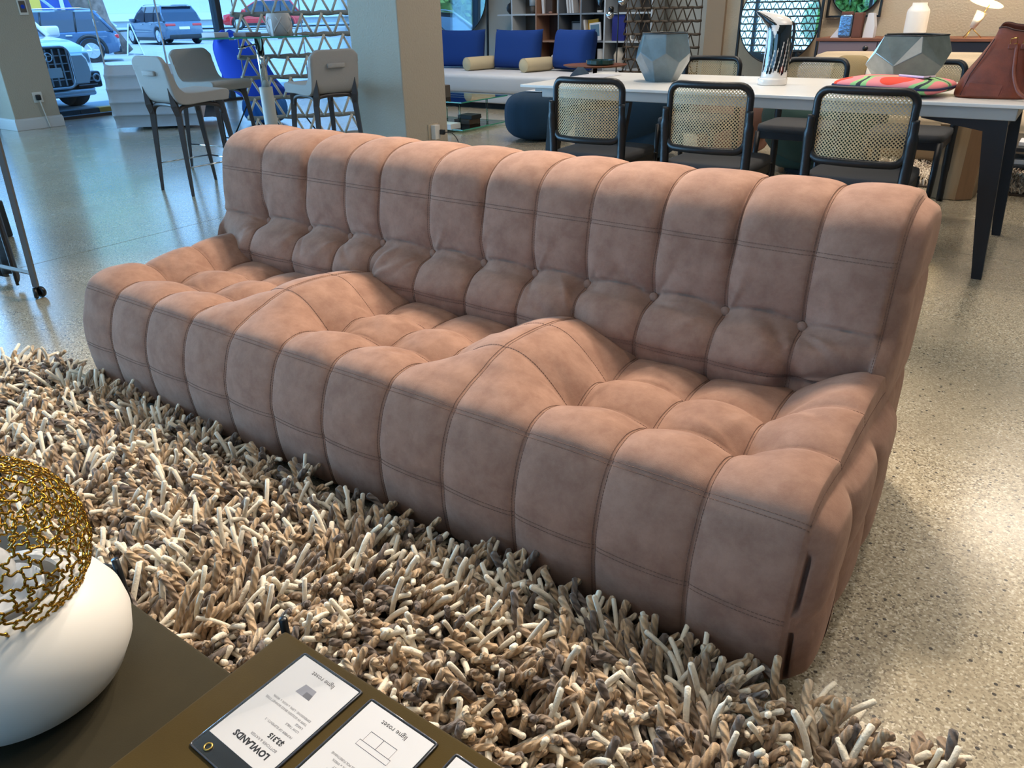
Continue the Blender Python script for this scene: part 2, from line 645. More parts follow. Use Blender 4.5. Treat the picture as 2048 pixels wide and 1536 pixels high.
def resample(prof, step, marks):
    """arc-length samples of a profile; the control points in MARKS stay on samples. returns pts, arc, mark indices"""
    dense = crom(prof, 60)
    arc = np.r_[0, np.cumsum(np.hypot(*np.diff(dense, axis=0).T))]
    ks = [0] + [m * 60 for m in marks] + [len(dense) - 1]
    idx, out = [], []
    for a, b in zip(ks[:-1], ks[1:]):
        n = max(2, int(round((arc[b] - arc[a]) / step)))
        idx.append(len(out))
        out += list(np.linspace(arc[a], arc[b], n, endpoint=False))
    idx.append(len(out))
    out.append(arc[-1])
    out = np.array(out)
    return np.stack([np.interp(out, arc, dense[:, 0]), np.interp(out, arc, dense[:, 1])], 1), out, idx


def xsamples(cols, x0, x1, n):
    c = list(cols)
    c[0], c[-1] = x0, x1
    out = []
    for i, (a, b) in enumerate(zip(c[:-1], c[1:])):
        t = np.linspace(0, 1, n, endpoint=False)
        out += list(a + (b - a) * t)
    out.append(x1)
    out = np.array(out)
    # finer towards the right-hand end, where the corner opens
    extra = x1 - np.array([0.0008, 0.0018, 0.003, 0.0045, 0.006, 0.0085, 0.011])
    return np.unique(np.round(np.r_[out, extra], 5))


def pillow(t, p=2.3):
    return 1 - np.abs(2 * t - 1) ** p


def cells(x, cols):
    """column index + fraction, and the distance to the nearest seam"""
    u = np.interp(x, cols, np.arange(len(cols)))
    i = np.clip(np.floor(u), 0, len(cols) - 2)
    return u, i.astype(int), u - i


def wavy(X, V, amp, seed, n=26, lo=6, hi=34):
    r = np.random.default_rng(seed)
    out = np.zeros(np.broadcast(X, V).shape)
    for _ in range(n):
        k = r.uniform(lo, hi)
        a = r.uniform(0, PI)
        out += np.sin(k * (X * np.cos(a) + V * np.sin(a)) + r.uniform(0, 2 * PI)) / k * lo
    return amp * out / math.sqrt(n)


def smooth01(a, b, x):
    t = np.clip((x - a) / (b - a), 0, 1)
    return t * t * (3 - 2 * t)


def wrinkles(X, V, cx, cv, R, amp, k, ph, seed):
    dx, dv = X - cx, V - cv
    r = np.hypot(dx, dv) + 1e-6
    th = np.arctan2(dv, dx)
    q = np.random.default_rng(seed)
    w = np.zeros_like(r)
    for _ in range(5):
        t0 = q.uniform(-PI, PI)
        wd = q.uniform(0.10, 0.22)
        d = np.angle(np.exp(1j * (th - t0 - q.uniform(-1.5, 1.5) * r)))
        w += np.exp(-(d / wd) ** 2) * q.uniform(0.5, 1.0) * q.choice([-1, 1], p=[0.6, 0.4])
    return amp * w * np.exp(-((r - 0.4 * R) / (0.5 * R)) ** 2)


def sweep(name, prof, xs, disp, cap_core, bulge, side_disp, parent, slit=None):
    """profile swept along x, pushed out along its normals by disp(x, arc), closed by bulging end panels"""
    pts, arc = prof
    nv, nx = len(pts), len(xs)
    tang = np.gradient(pts, axis=0)
    tang /= np.linalg.norm(tang, axis=1)[:, None]
    nrm = np.stack([-tang[:, 1], tang[:, 0]], 1)
    X = np.broadcast_to(xs[None, :], (nv, nx))
    V = np.broadcast_to(arc[:, None], (nv, nx))
    d, extra = disp(X, V)
    P = np.zeros((nv, nx, 3))
    P[..., 0] = X
    P[..., 1] = pts[:, None, 0] + nrm[:, None, 0] * d
    P[..., 2] = pts[:, None, 1] + nrm[:, None, 1] * d + extra
    # tangential overhang is added by the caller through 'extra'
    P0 = P.copy()
    if slit is not None:
        P[..., 1] += slit(X, V)
    verts = [P.reshape(-1, 3)]
    I = np.arange(nv * nx).reshape(nv, nx)
    quads = [np.stack([I[:-1, :-1], I[:-1, 1:], I[1:, 1:], I[1:, :-1]], -1).reshape(-1, 4)]
    base = nv * nx
    for end, sgn in ((0, -1), (nx - 1, 1)):
        E0 = P0[:, end, :]
        ES = P[:, end, :]
        ts = np.r_[0.015, 0.035, 0.06, 0.09, np.linspace(0.13, 1, 34)]
        rings = []
        core = cap_core(E0[:, 1:])
        for t in ts:
            q = (ES if t < .02 else E0)[:, 1:] * (1 - t) + core * t
            x = E0[:, 0] + sgn * (bulge * (1 - (1 - min(1, t * 2.2)) ** 2.6) + side_disp(q[:, 0], q[:, 1]) * min(1, t * 7))
            rings.append(np.column_stack([x, q]))
        Rg = np.stack(rings)
        verts.append(Rg.reshape(-1, 3))
        prev = I[:, end]
        for k in range(len(ts)):
            cur = base + k * nv + np.arange(nv)
            a, b = (prev, cur) if sgn > 0 else (cur, prev)
            quads.append(np.stack([a[:-1], b[:-1], b[1:], a[1:]], -1))
            prev = cur
        base += len(ts) * nv
    me = bigmesh(name, np.vstack(verts), np.vstack(quads))
    return ob(name, me, 'suede', parent), P


def stitch_mesh(name, lines, parent, pitch=0.0075, dash=0.005, r=0.0007):
    """rows of short thread stitches laid along polylines on the cover"""
    vs, qs, n = [], [], 0
    for L in lines:
        L = np.asarray(L)
        seg = np.linalg.norm(np.diff(L, axis=0), axis=1)
        s = np.r_[0, np.cumsum(seg)]
        if s[-1] < 0.02:
            continue
        a = np.arange(0.003, s[-1] - dash, pitch)
        A = np.stack([np.interp(a, s, L[:, k]) for k in range(3)], 1)
        B = np.stack([np.interp(a + dash, s, L[:, k]) for k in range(3)], 1)
        t = B - A
        t /= np.linalg.norm(t, axis=1)[:, None] + 1e-9
        u = np.cross(t, [0.3, 0.5, 0.81])
        u /= np.linalg.norm(u, axis=1)[:, None] + 1e-9
        w = np.cross(t, u)
        ring = []
        for k in range(4):
            o = r * (math.cos(k * PI / 2) * u + math.sin(k * PI / 2) * w)
            ring += [A + o, B + o]
        V = np.stack(ring, 1).reshape(-1, 3)
        m = len(A)
        b0 = n + 8 * np.arange(m)[:, None]
        Q = np.array([(0, 2, 3, 1), (2, 4, 5, 3), (4, 6, 7, 5), (6, 0, 1, 7)])
        vs.append(V)
        qs.append((b0[:, :, None] + Q[None]).reshape(-1, 4))
        n += len(V)
    o = ob(name, bigmesh(name, np.vstack(vs), np.vstack(qs)), 'stitch', parent)
    o['kind'] = 'stuff'
    return o


def seam_lines(P, nrm_off, ix, rows, side):
    """two polylines beside a column seam (grid index ix) at +-4.5 mm"""
    out = []
    for s in (-1, 1):
        A = P[rows, ix, :].copy()
        B = P[rows, ix + side * s if False else ix + s, :]
        t = B - A
        t /= np.linalg.norm(t, axis=1)[:, None] + 1e-9
        out.append(A + t * 0.0048 + nrm_off[rows])
    return out


def make_sofa():
    root = thing('sofa', 'long low mauve-brown suede sofa, button-tufted and quilted, standing behind the shaggy rug', 'sofa', (0, 0, 0))
    # ---- seat
    marks = [3, 5, 8, 10, 12]      # lower front seam, upper front seam, front tufts, rear tufts, meeting with the back
    pts, arc, mi = resample(SEAT_PROF, 0.0058, marks)
    vm = arc[mi]                    # start, lower, upper, tuft 1, tuft 2, back, end
    xs = xsamples(SX, 0.022, 2.394, 34)
    depth = {1: 1.0, 2: .45, 3: 1.0, 5: 1.0, 6: .5, 7: 1.0, 9: 1.1, 10: .5, 11: 1.1}

    def seat_disp(X, V):
        u, i, fr = cells(X, SX)
        hu = pillow(fr, 2.2)
        wk = np.exp(-((X - .8) / .12) ** 2) + np.exp(-((X - 1.6) / .12) ** 2)     # high rolls: hardly creased
        on_top = smooth01(vm[2], vm[3], V)
        hu_t = 1 - (1 - hu) * (1 - 0.75 * on_top * wk)
        row = np.clip(np.searchsorted(vm, V[:, 0], side='right') - 1, 0, len(vm) - 2)
        tv = ((V[:, 0] - vm[row]) / (vm[row + 1] - vm[row]))[:, None]
        hv = pillow(tv, 2.2) * np.ones_like(X)
        hvw = 1 - (1 - hv) * (1 - .85 * wk)
        r2 = row[:, None] * np.ones_like(X)
        d = np.zeros_like(X)
        d = np.where(r2 == 0, 0.008 * hu ** .8 * (.6 + .4 * np.minimum(1, tv * 2)) + .003 * hv, d)
        d = np.where(r2 == 1, 0.008 * hu ** .8 + .004 * hv ** .7, d)
        fall = 1 - tv ** 5 * (1 - .85 * wk)
        d = np.where(r2 == 2, (0.008 * (1 - tv) ** 2 * hu ** .1 + 0.023 * tv ** .6) * hu_t ** .75 * fall + .010 * hv + .003 * tv, d)
        d = np.where((r2 == 3) | (r2 == 4), 0.023 * (hu_t ** .75) * (hvw ** .65) + .003, d)
        d = np.where(r2 == 5, 0.012 * hu, d)
        cr = np.minimum(fr, 1 - fr) * 0.2
        d -= 0.0035 * np.exp(-cr / 0.007) * (1 - .5 * wk)
        # tufts
        for k, a in depth.items():
            for vt, s in ((vm[3], 1.0), (vm[4], .9)):
                r = np.hypot(X - SX[k], (V - vt))
                d -= a * s * (0.026 * np.exp(-r / 0.020) + 0.026 * np.exp(-(r / 0.070) ** 2))
                d += wrinkles(X, V, SX[k], vt, 0.20, 0.0042 * a, 9, 0, 100 * k + int(s * 10)) * (1 - .8 * np.exp(-(np.abs(X - .8) / .1) ** 2) - .8 * np.exp(-(np.abs(X - 1.6) / .1) ** 2))
        # high rolls between the three places and at the two ends
        ww = smooth01(vm[2] + .02, vm[3] + .03, V) * (1 - .25 * smooth01(vm[4] + .05, vm[5] + 0.05, V))
        for xm, a in ((0.80, 0.064), (1.60, 0.068), (0.09, 0.018), (2.31, 0.022)):
            d += a * np.exp(-(np.abs(X - xm) / 0.14) ** 2.2) * ww
        lift = smooth01(.24, .02, 2.41 - X) + smooth01(.24, .02, X - 0.0)
        d += lift * smooth01(vm[2] - .07, vm[2] + .05, V) * (.016 + .058 * smooth01(vm[3], vm[5], V)) * (V < vm[5] + .06)
        ed = smooth01(0.0, .012, X - 0.022) * smooth01(0.0, .012, 2.394 - X)
        d = d * (0.25 + 0.75 * ed) + wavy(X, V, 0.0016, 5) * ed
        d += wavy(X, V, 0.0007, 8, lo=40, hi=120) * ed
        # rounded ends: the cover pulls in towards the end seams
        d -= 0.004 * (np.exp(-(X - 0.022) / .02) + np.exp(-(2.394 - X) / .02))
        return d, np.zeros_like(X)

    def slit(X, V):
        z = np.interp(V, arc, pts[:, 1])
        on = (V < vm[2] - .035)
        pocket = smooth01(.035, .06, z) * (1 - smooth01(.155, .185, z)) * .8 + smooth01(.215, .245, z) * (1 - smooth01(.30, .345, z))
        return np.where(on, 0.035 * pocket * (X > 2.3922), 0)

    def side(y, z):
        hy = np.ones_like(y)
        for c in (.24, .46):
            hy = np.minimum(hy, 1 - np.exp(-np.abs(y - c) / .03))
        hz = 1 - .6 * np.exp(-np.abs(z - .2) / .02)
        return 0.016 * hy * hz * (1 - .7 * smooth01(.5, .72, y))

    def core(q):
        return np.column_stack([np.clip(q[:, 0], .2, .6), np.full(len(q), .19)])

    seat, P = sweep('seat', (pts, arc), xs, seat_disp, core, 0.028, side, root, slit)
    up = np.zeros((len(pts), 3))
    tang = np.gradient(pts, axis=0)
    tang /= np.linalg.norm(tang, axis=1)[:, None]
    up[:, 1] = -tang[:, 1] * .0012
    up[:, 2] = tang[:, 0] * .0012
    lines = []
    rows = np.arange(mi[0] + 3, mi[5])
    for k in range(1, 12):
        ix = int(np.argmin(np.abs(xs - SX[k])))
        lines += seam_lines(P, up, ix, rows, 1)
    for m in (mi[1], mi[2]):
        for s in (-1, 1):
            A, B = P[m, 2:-4], P[m + s, 2:-4]
            t = (B - A) / (np.linalg.norm(B - A, axis=1)[:, None] + 1e-9)
            lines.append(A + t * .0048 + up[m])
    for m in (mi[3], mi[4]):
        lines.append(P[m, 4:-4] + up[m])
    # along the right-hand top edge
    A, B = P[mi[2]:mi[5], -1], P[mi[2]:mi[5], -6]
    lines.append(B + up[mi[2]:mi[5]])
    stitch_mesh('stitching', lines, seat)
    bt = MB().sell((0, 0, 0), .013, .013, .006, 1, 1, 14, 8).mesh('button', True)
    for k, a in depth.items():
        if a < .9:
            continue
        ix = int(np.argmin(np.abs(xs - SX[k])))
        for m in (mi[3], mi[4]):
            p = P[m, ix]
            ob('button', bt, 'suede', seat, (p[0], p[1], p[2] + .004))
    # ---- back
    marks = [5, 7, 9, 13, 16]       # lower seam, buttons, upper seam, crest, rear seam
    pts, arc, mi = resample(BACK_PROF, 0.0058, marks)
    vb = arc[mi]
    xs = xsamples(BX, -0.034, 2.358, 34)

    def back_disp(X, V):
        u, i, fr = cells(X, BX)
        arch = 0.020 * pillow(fr, 2.0) * np.where((i == 0) | (i == 11), .3, 1.0)
        Vw = V - arch * np.exp(-((V - vb[2]) / .05) ** 2)
        row = np.clip(np.searchsorted(vb, Vw.ravel(), side='right').reshape(Vw.shape) - 1, 0, len(vb) - 2)
        tv = (Vw - vb[row]) / (vb[row + 1] - vb[row])
        hu = pillow(fr, 2.4)
        hv = pillow(tv, 2.3)
        d = np.zeros_like(X)
        d = np.where(row == 0, 0.013 * hu ** .8, d)
        d = np.where(row == 1, 0.010 * hu ** .8 * (1 - tv) + (.005 + 0.010 * hu ** .6) * hv ** .38 + .001, d)
        d = np.where(row == 2, 0.010 * (1 - np.exp(-tv * 45)) + .006 * np.exp(-tv * 9) * (1 - np.exp(-tv * 45)) * hu ** .5 + 0.007 * hu ** .8 * (1 - np.exp(-tv * 9)) + .003 * hv, d)
        d = np.where(row == 3, 0.010 + 0.007 * hu ** .8 + .004 * tv * hu + .003 * hv, d)
        d = np.where(row == 4, 0.010 + 0.011 * hu ** .75, d)
        d = np.where(row == 5, 0.018 * hu, d)
        end = (i == 0) | (i == 11)
        d = np.where(end & (row >= 2), d * .8 + .006 * hu, d)
        cr = np.minimum(fr, 1 - fr) * 0.2
        d -= 0.004 * np.exp(-cr / 0.007)
        # deeper pleats at some of the seams near the crest
        for xk, a in ((BX[2], .022), (BX[6], .016), (BX[9], .012), (BX[10], .022), (BX[4], .008)):
            d -= a * np.exp(-np.abs(X - xk) / .010) * smooth01(vb[2] + .03, vb[3] + .03, V) * (1 - smooth01(vb[3] + .06, vb[4] - .01, V))
        for k in range(1, 12):
            r = np.hypot(X - BX[k], V - vb[2])
            d -= 0.016 * np.exp(-r / 0.016) + 0.010 * np.exp(-(r / 0.05) ** 2)
            d += wrinkles(X, V, BX[k], vb[2] - .02, 0.15, 0.0050, 7, 0, 900 + k)
        # the end panels run straight down without a button row
        for s_, xe in ((1, 2.386), (-1, -0.06)):
            ew = np.clip((.222 - np.abs(X - xe)) / .194, 0, 1)
            d -= ew * (0.105 * np.exp(-((V - vb[1]) / .085) ** 2) - .012 * np.exp(-((V - vb[2]) / .03) ** 2))
        # hard pinches where the lower row meets the rolls of the seat
        for xm in (0.815, 1.60, 2.19):
            d -= 0.046 * np.exp(-(np.abs(X - xm) / .035) ** 1.5) * np.exp(-((V - vb[1] + .02) / .06) ** 2)
            d += wrinkles(X, V, xm, vb[1], 0.18, 0.010, 7, 0, int(xm * 1000))
        ed = smooth01(0.0, .014, X + 0.034) * smooth01(0.0, .014, 2.358 - X)
        d = d * (.25 + .75 * ed) + wavy(X, V, 0.0014, 15) * ed + wavy(X, V, 0.0006, 18, lo=40, hi=120) * ed
        d -= 0.006 * (np.exp(-(X + 0.034) / .03) + np.exp(-(2.358 - X) / .03))
        return d, np.zeros_like(X)

    def side_b(y, z):
        hz = 1 - .7 * np.exp(-np.abs(z - .60) / .02) - .7 * np.exp(-np.abs(z - .33) / .02)
        return 0.010 * hz

    def core_b(q):
        return np.column_stack([np.full(len(q), .855), np.clip(q[:, 1], .12, .68)])

    back, P = sweep('backrest', (pts, arc), xs, back_disp, core_b, 0.026, side_b, root)
    tang = np.gradient(pts, axis=0)
    tang /= np.linalg.norm(tang, axis=1)[:, None]
    up = np.zeros((len(pts), 3))
    up[:, 1] = -tang[:, 1] * .0012
    up[:, 2] = tang[:, 0] * .0012
    lines = []
    for k in range(1, 12):
        ix = int(np.argmin(np.abs(xs - BX[k])))
        lines += seam_lines(P, up, ix, np.arange(mi[1] - 20, mi[5]), 1)
    for m in (mi[1], mi[3]):
        for s in (-1, 1):
            A, B = P[m, 2:-4], P[m + s, 2:-4]
            t = (B - A) / (np.linalg.norm(B - A, axis=1)[:, None] + 1e-9)
            lines.append(A + t * .0048 + up[m])
    for c in (-3, -7):
        lines.append(P[mi[1]:mi[4], c] + up[mi[1]:mi[4]])
    stitch_mesh('stitching', lines, back)
    for k in range(1, 12):
        ix = int(np.argmin(np.abs(xs - BX[k])))
        p = P[mi[2], ix]
        ob('button', bt, 'suede', back, (p[0], p[1] - .015, p[2] + .006), (math.radians(72), 0, 0))
    MB().rbox((0.12, 0.10, 0.0), (2.24, 0.86, 0.06), 0.01).obj('plinth', 'plinth_black', root)
    return root


make_sofa()

# ---------------------------------------------------------------- rope-pile rug
def yarn():
    m = bpy.data.materials.new('wool_yarn')
    m.use_nodes = True
    nt = m.node_tree
    b = nt.nodes['Principled BSDF']
    L = nt.links.new
    at = nt.nodes.new('ShaderNodeAttribute')
    at.attribute_name = 'yarn_colour'
    uv = nt.nodes.new('ShaderNodeUVMap')
    sep = nt.nodes.new('ShaderNodeSeparateXYZ')
    L(uv.outputs[0], sep.inputs[0])
    # plies wound around the yarn: u = turn, v = length in metres
    m1 = nt.nodes.new('ShaderNodeMath')
    m1.operation = 'MULTIPLY'
    m1.inputs[1].default_value = 2 * PI * 3
    L(sep.outputs['X'], m1.inputs[0])
    m2 = nt.nodes.new('ShaderNodeMath')
    m2.operation = 'MULTIPLY_ADD'
    m2.inputs[1].default_value = 2 * PI * 48
    L(sep.outputs['Y'], m2.inputs[0])
    L(m1.outputs[0], m2.inputs[2])
    sn = nt.nodes.new('ShaderNodeMath')
    sn.operation = 'SINE'
    L(m2.outputs[0], sn.inputs[0])
    amp = nt.nodes.new('ShaderNodeMath')
    amp.operation = 'MULTIPLY'
    L(sn.outputs[0], amp.inputs[0])
    L(at.outputs['Alpha'], amp.inputs[1])
    n = nt.nodes.new('ShaderNodeTexNoise')
    n.inputs['Scale'].default_value = 260
    tc = nt.nodes.new('ShaderNodeTexCoord')
    L(tc.outputs['Object'], n.inputs['Vector'])
    ad = nt.nodes.new('ShaderNodeMath')
    ad.operation = 'MULTIPLY_ADD'
    ad.inputs[1].default_value = 0.9
    L(n.outputs['Fac'], ad.inputs[0])
    L(amp.outputs[0], ad.inputs[2])
    bp = nt.nodes.new('ShaderNodeBump')
    bp.inputs['Strength'].default_value = 0.7
    bp.inputs['Distance'].default_value = 0.0025
    L(ad.outputs[0], bp.inputs['Height'])
    L(bp.outputs[0], b.inputs['Normal'])
    hs = nt.nodes.new('ShaderNodeMapRange')
    hs.inputs['From Min'].default_value = -0.6
    hs.inputs['From Max'].default_value = 1.6
    hs.inputs['To Min'].default_value = 0.80
    hs.inputs['To Max'].default_value = 1.15
    L(ad.outputs[0], hs.inputs[0])
    mx = nt.nodes.new('ShaderNodeMix')
    mx.data_type = 'RGBA'
    mx.blend_type = 'MULTIPLY'
    mx.inputs[0].default_value = 1.0
    L(at.outputs['Color'], mx.inputs[6])
    L(hs.outputs[0], mx.inputs[7])
    L(mx.outputs[2], b.inputs['Base Color'])
    b.inputs['Roughness'].default_value = 0.95
    b.inputs['Specular IOR Level'].default_value = 0.1
    b.inputs['Sheen Weight'].default_value = 0.25
    MATS['yarn'] = m


yarn()
add_mat('rug_backing', (70, 58, 46), 0.95)


def smooth_field(x, y, seed, scale):
    r = np.random.default_rng(seed)
    out = np.zeros_like(x)
    for _ in range(14):
        a = r.uniform(0, 2 * PI)
        k = r.uniform(.5, 1.6) / scale
        out += np.sin(k * (x * math.cos(a) + y * math.sin(a)) * 2 * PI + r.uniform(0, 2 * PI))
    return out / math.sqrt(7)


def strands(name, roots, rng, length, rad, parent, sides=6, segs=6, z0=0.012, lean=0.8, palette=None, curl=1.0, vis=None):
    n = len(roots)
    x, y = roots[:, 0], roots[:, 1]
    ang = PI * smooth_field(x, y, 3, 0.55) * .8 + rng.normal(0, .75, n)
    d = np.stack([np.cos(ang), np.sin(ang)], 1)
    pal = np.array([lin(c)[:3] for c, w, tw, rs, ls in palette])
    wts = np.array([p[1] for p in palette])
    kind = rng.choice(len(palette), n, p=wts / wts.sum())
    tw = np.array([p[2] for p in palette])[kind]
    rs = np.array([p[3] for p in palette])[kind]
    ls = np.array([p[4] for p in palette])[kind]
    Ln = length * ls * rng.uniform(.72, 1.2, n)
    R = rad * rs * rng.uniform(.85, 1.15, n)
    th0 = rng.uniform(.0, .55, n) * lean           # start angle from upright
    th1 = th0 + rng.uniform(.3, 1.55, n) * lean     # end angle
    yaw = rng.normal(0, .9, n) * curl
    P = np.zeros((n, segs + 1, 3))
    P[:, 0, 0], P[:, 0, 1], P[:, 0, 2] = x, y, z0
    T = np.zeros((n, segs + 1, 3))
    for k in range(segs + 1):
        f = k / segs
        th = th0 + (th1 - th0) * f
        a = ang + yaw * f + rng.normal(0, .10, n)
        T[:, k] = np.stack([np.sin(th) * np.cos(a), np.sin(th) * np.sin(a), np.cos(th)], 1)
        if k:
            P[:, k] = P[:, k - 1] + .5 * (T[:, k] + T[:, k - 1]) * (Ln / segs)[:, None]
    P[:, :, 2] = np.maximum(P[:, :, 2], z0 * .5 + R[:, None])
    up = np.array([0.31, 0.22, 0.92])
    U = np.cross(T, up)
    U /= np.linalg.norm(U, axis=2)[..., None] + 1e-9
    W = np.cross(T, U)
    a = np.arange(sides) / sides * 2 * PI
    prof = np.ones(segs + 1)
    rr = R[:, None] * prof[None]
    ring = P[:, :, None, :] + rr[:, :, None, None] * (np.cos(a)[None, None, :, None] * U[:, :, None, :] + np.sin(a)[None, None, :, None] * W[:, :, None, :])
    # rounded tip: one narrow ring a little further on
    tip = P[:, -1, None, :] + (R * .45)[:, None, None] * T[:, -1, None, :] + (R * .55)[:, None, None] * (np.cos(a)[None, :, None] * U[:, -1, None, :] + np.sin(a)[None, :, None] * W[:, -1, None, :])
    ring = np.concatenate([ring, tip[:, None]], 1)
    S = segs + 2
    nv = S * sides
    V = ring.reshape(-1, 3)
    k = np.arange(S - 1)[:, None] * sides
    j = np.arange(sides)[None]
    q = np.stack([k + j, k + (j + 1) % sides, k + sides + (j + 1) % sides, k + sides + j], -1).reshape(-1, 4)
    e = (S - 1) * sides
    if sides == 6:
        q = np.vstack([q, [[e, e + 1, e + 2, e + 3], [e, e + 3, e + 4, e + 5]]])
    else:
        q = np.vstack([q, [[e, e + 1, e + 2, e + 3]]])
    Q = (np.arange(n)[:, None, None] * nv + q[None]).reshape(-1, 4)
    me = bigmesh(name, V, Q)
    colr = np.concatenate([np.minimum(1, pal[kind] * rng.uniform(.86, 1.22, n)[:, None]), tw[:, None]], 1)
    ca = me.color_attributes.new('yarn_colour', 'FLOAT_COLOR', 'POINT')
    ca.data.foreach_set('color', np.repeat(colr, nv, 0).astype(np.float32).ravel())
    uvl = me.uv_layers.new(name='UVMap')
    vl = np.concatenate([np.linspace(0, 1, segs + 1), [1.02]])
    vv = (Ln[:, None] * vl[None])                      # n,S
    qk = q // sides
    qj = q % sides
    uu = qj / sides
    wrap = (qj == 0) & (np.max(qj, 1, keepdims=True) == sides - 1)
    uu = np.where(wrap, 1.0, uu)
    UV = np.stack([np.broadcast_to(uu[None], (n,) + q.shape), vv[:, qk]], -1)
    uvl.data.foreach_set('uv', UV.astype(np.float32).ravel())
    o = ob(name, me, 'yarn', parent)
    o['kind'] = 'stuff'
    return o


YARN = [((238, 226, 204), .26, 0.0, .76, 1.05), ((192, 164, 132), .27, 1.0, 1.0, 1.0), ((154, 132, 110), .21, 1.0, 1.0, .95), ((118, 106, 98), .17, 1.0, 1.0, .95),
        ((206, 184, 156), .08, 1.0, .95, 1.0)]


def make_rug():
    rug = MB().prism(rounded_poly(3.68, 2.56, .22, 6, 1.46, -1.29), 0.0, 0.014).obj('shag_rug', 'rug_backing')
    tag(rug, 'shaggy rug of thick ivory, tan and brown wool ropes in front of the sofa', 'rug')
    rng = np.random.default_rng(21)
    step = 0.0160
    gx, gy = np.meshgrid(np.arange(-0.38, 2.95, step), np.arange(-1.25, -0.045, step))
    r = np.stack([gx.ravel(), gy.ravel()], 1) + rng.uniform(-.5, .5, (gx.size, 2)) * step
    # leave out what only the table tops would hide
    q = np.hypot(np.maximum(0, -0.16 - r[:, 0]), np.maximum(0, r[:, 1] + .25))
    r = r[q < .22]
    hid = (r[:, 0] < 2.0) & (r[:, 1] < -1.0)
    r = r[~hid]
    strands('pile', r, rng, 0.118, 0.0073, rug, lean=1.0, palette=YARN)
    return rug


make_rug()

# ---------------------------------------------------------------- dining table and chairs
add_mat('black_wood', (20, 21, 24), 0.42, spec=0.4)
add_mat('black_lacquer', (16, 17, 19), 0.35)
add_mat('table_ceramic', (232, 228, 222), 0.28, var=0.05, vscale=2.5)
add_mat('table_grey', (176, 174, 170), 0.45)
add_mat('cane', (200, 174, 130), 0.6, var=0.10, vscale=40)
add_mat('seat_grey', (58, 58, 60), 0.9, bump=0.2, bscale=300)


def make_table():
    t = thing('dining_table', 'long white ceramic dining table with black angular legs, set with vases and a bag', 'table', (0, 0, 0))
    MB().rbox((-0.16, 2.90, 0.764), (2.66, 3.93, 0.780), 0.003).obj('tabletop', 'table_ceramic', t)
    MB().rbox((-0.02, 2.925, 0.712), (2.40, 3.905, 0.764), 0.004).obj('apron', 'table_grey', t)
    MB().rbox((-0.12, 3.0, 0.735), (-0.02, 3.83, 0.764), 0.003).rbox((-0.07, 3.1, 0.715), (-0.02, 3.73, 0.735), 0.003).obj('extension_rail', 'table_grey', t)
    right = [(2.03, 0.712), (2.03, 0.705), (2.285, 0.662), (2.335, 0.33), (2.388, 0.0), (2.43, 0.0), (2.405, 0.33), (2.372, 0.712)]
    left = [(2.39 - x, z) for x, z in right][::-1]
    for poly in (right, left):
        for y0 in (2.945, 3.845):
            MB().prism(poly[::-1], y0, y0 + 0.05, 'y').obj('leg', 'black_wood', t)
    for x in (2.29, 0.055):
        MB().box((x, 2.99, 0.60), (x + 0.05, 3.85, 0.712)).obj('cross_rail', 'black_wood', t)
    MB().box((0.3, 3.38, 0.66), (2.1, 3.45, 0.712)).obj('beam', 'black_wood', t)
    return t


make_table()


def bow(x, y0=-0.225, k=0.045, w=0.21):
    return y0 - k * (1 - (x / w) ** 2)


def cane_mesh(w=0.37, h=0.265, z0=0.562, pitch=0.0160):
    nx, nz = int(w / pitch), int(h / pitch)
    v, f = [], []
    pw, ph = w / nx, h / nz
    for j in range(nz):
        for i in range(nx):
            cx, cz = -w / 2 + (i + .5) * pw, z0 + (j + .5) * ph
            b = len(v)
            for k in range(8):            # hole
                a = PI / 8 + k * PI / 4
                x, z = cx + .27 * pw * math.cos(a), cz + .27 * ph * math.sin(a)
                v.append((x, bow(x), z))
            for k in range(8):            # cell border
                a = PI / 8 + k * PI / 4
                c, s_ = math.cos(a), math.sin(a)
                m = max(abs(c), abs(s_))
                x, z = cx + .5 * pw * c / m, cz + .5 * ph * s_ / m
                v.append((x, bow(x), z))
            for k in range(8):
                f.append((b + k, b + 8 + k, b + 8 + (k + 1) % 8, b + (k + 1) % 8))
    return newmesh('cane', v, f)


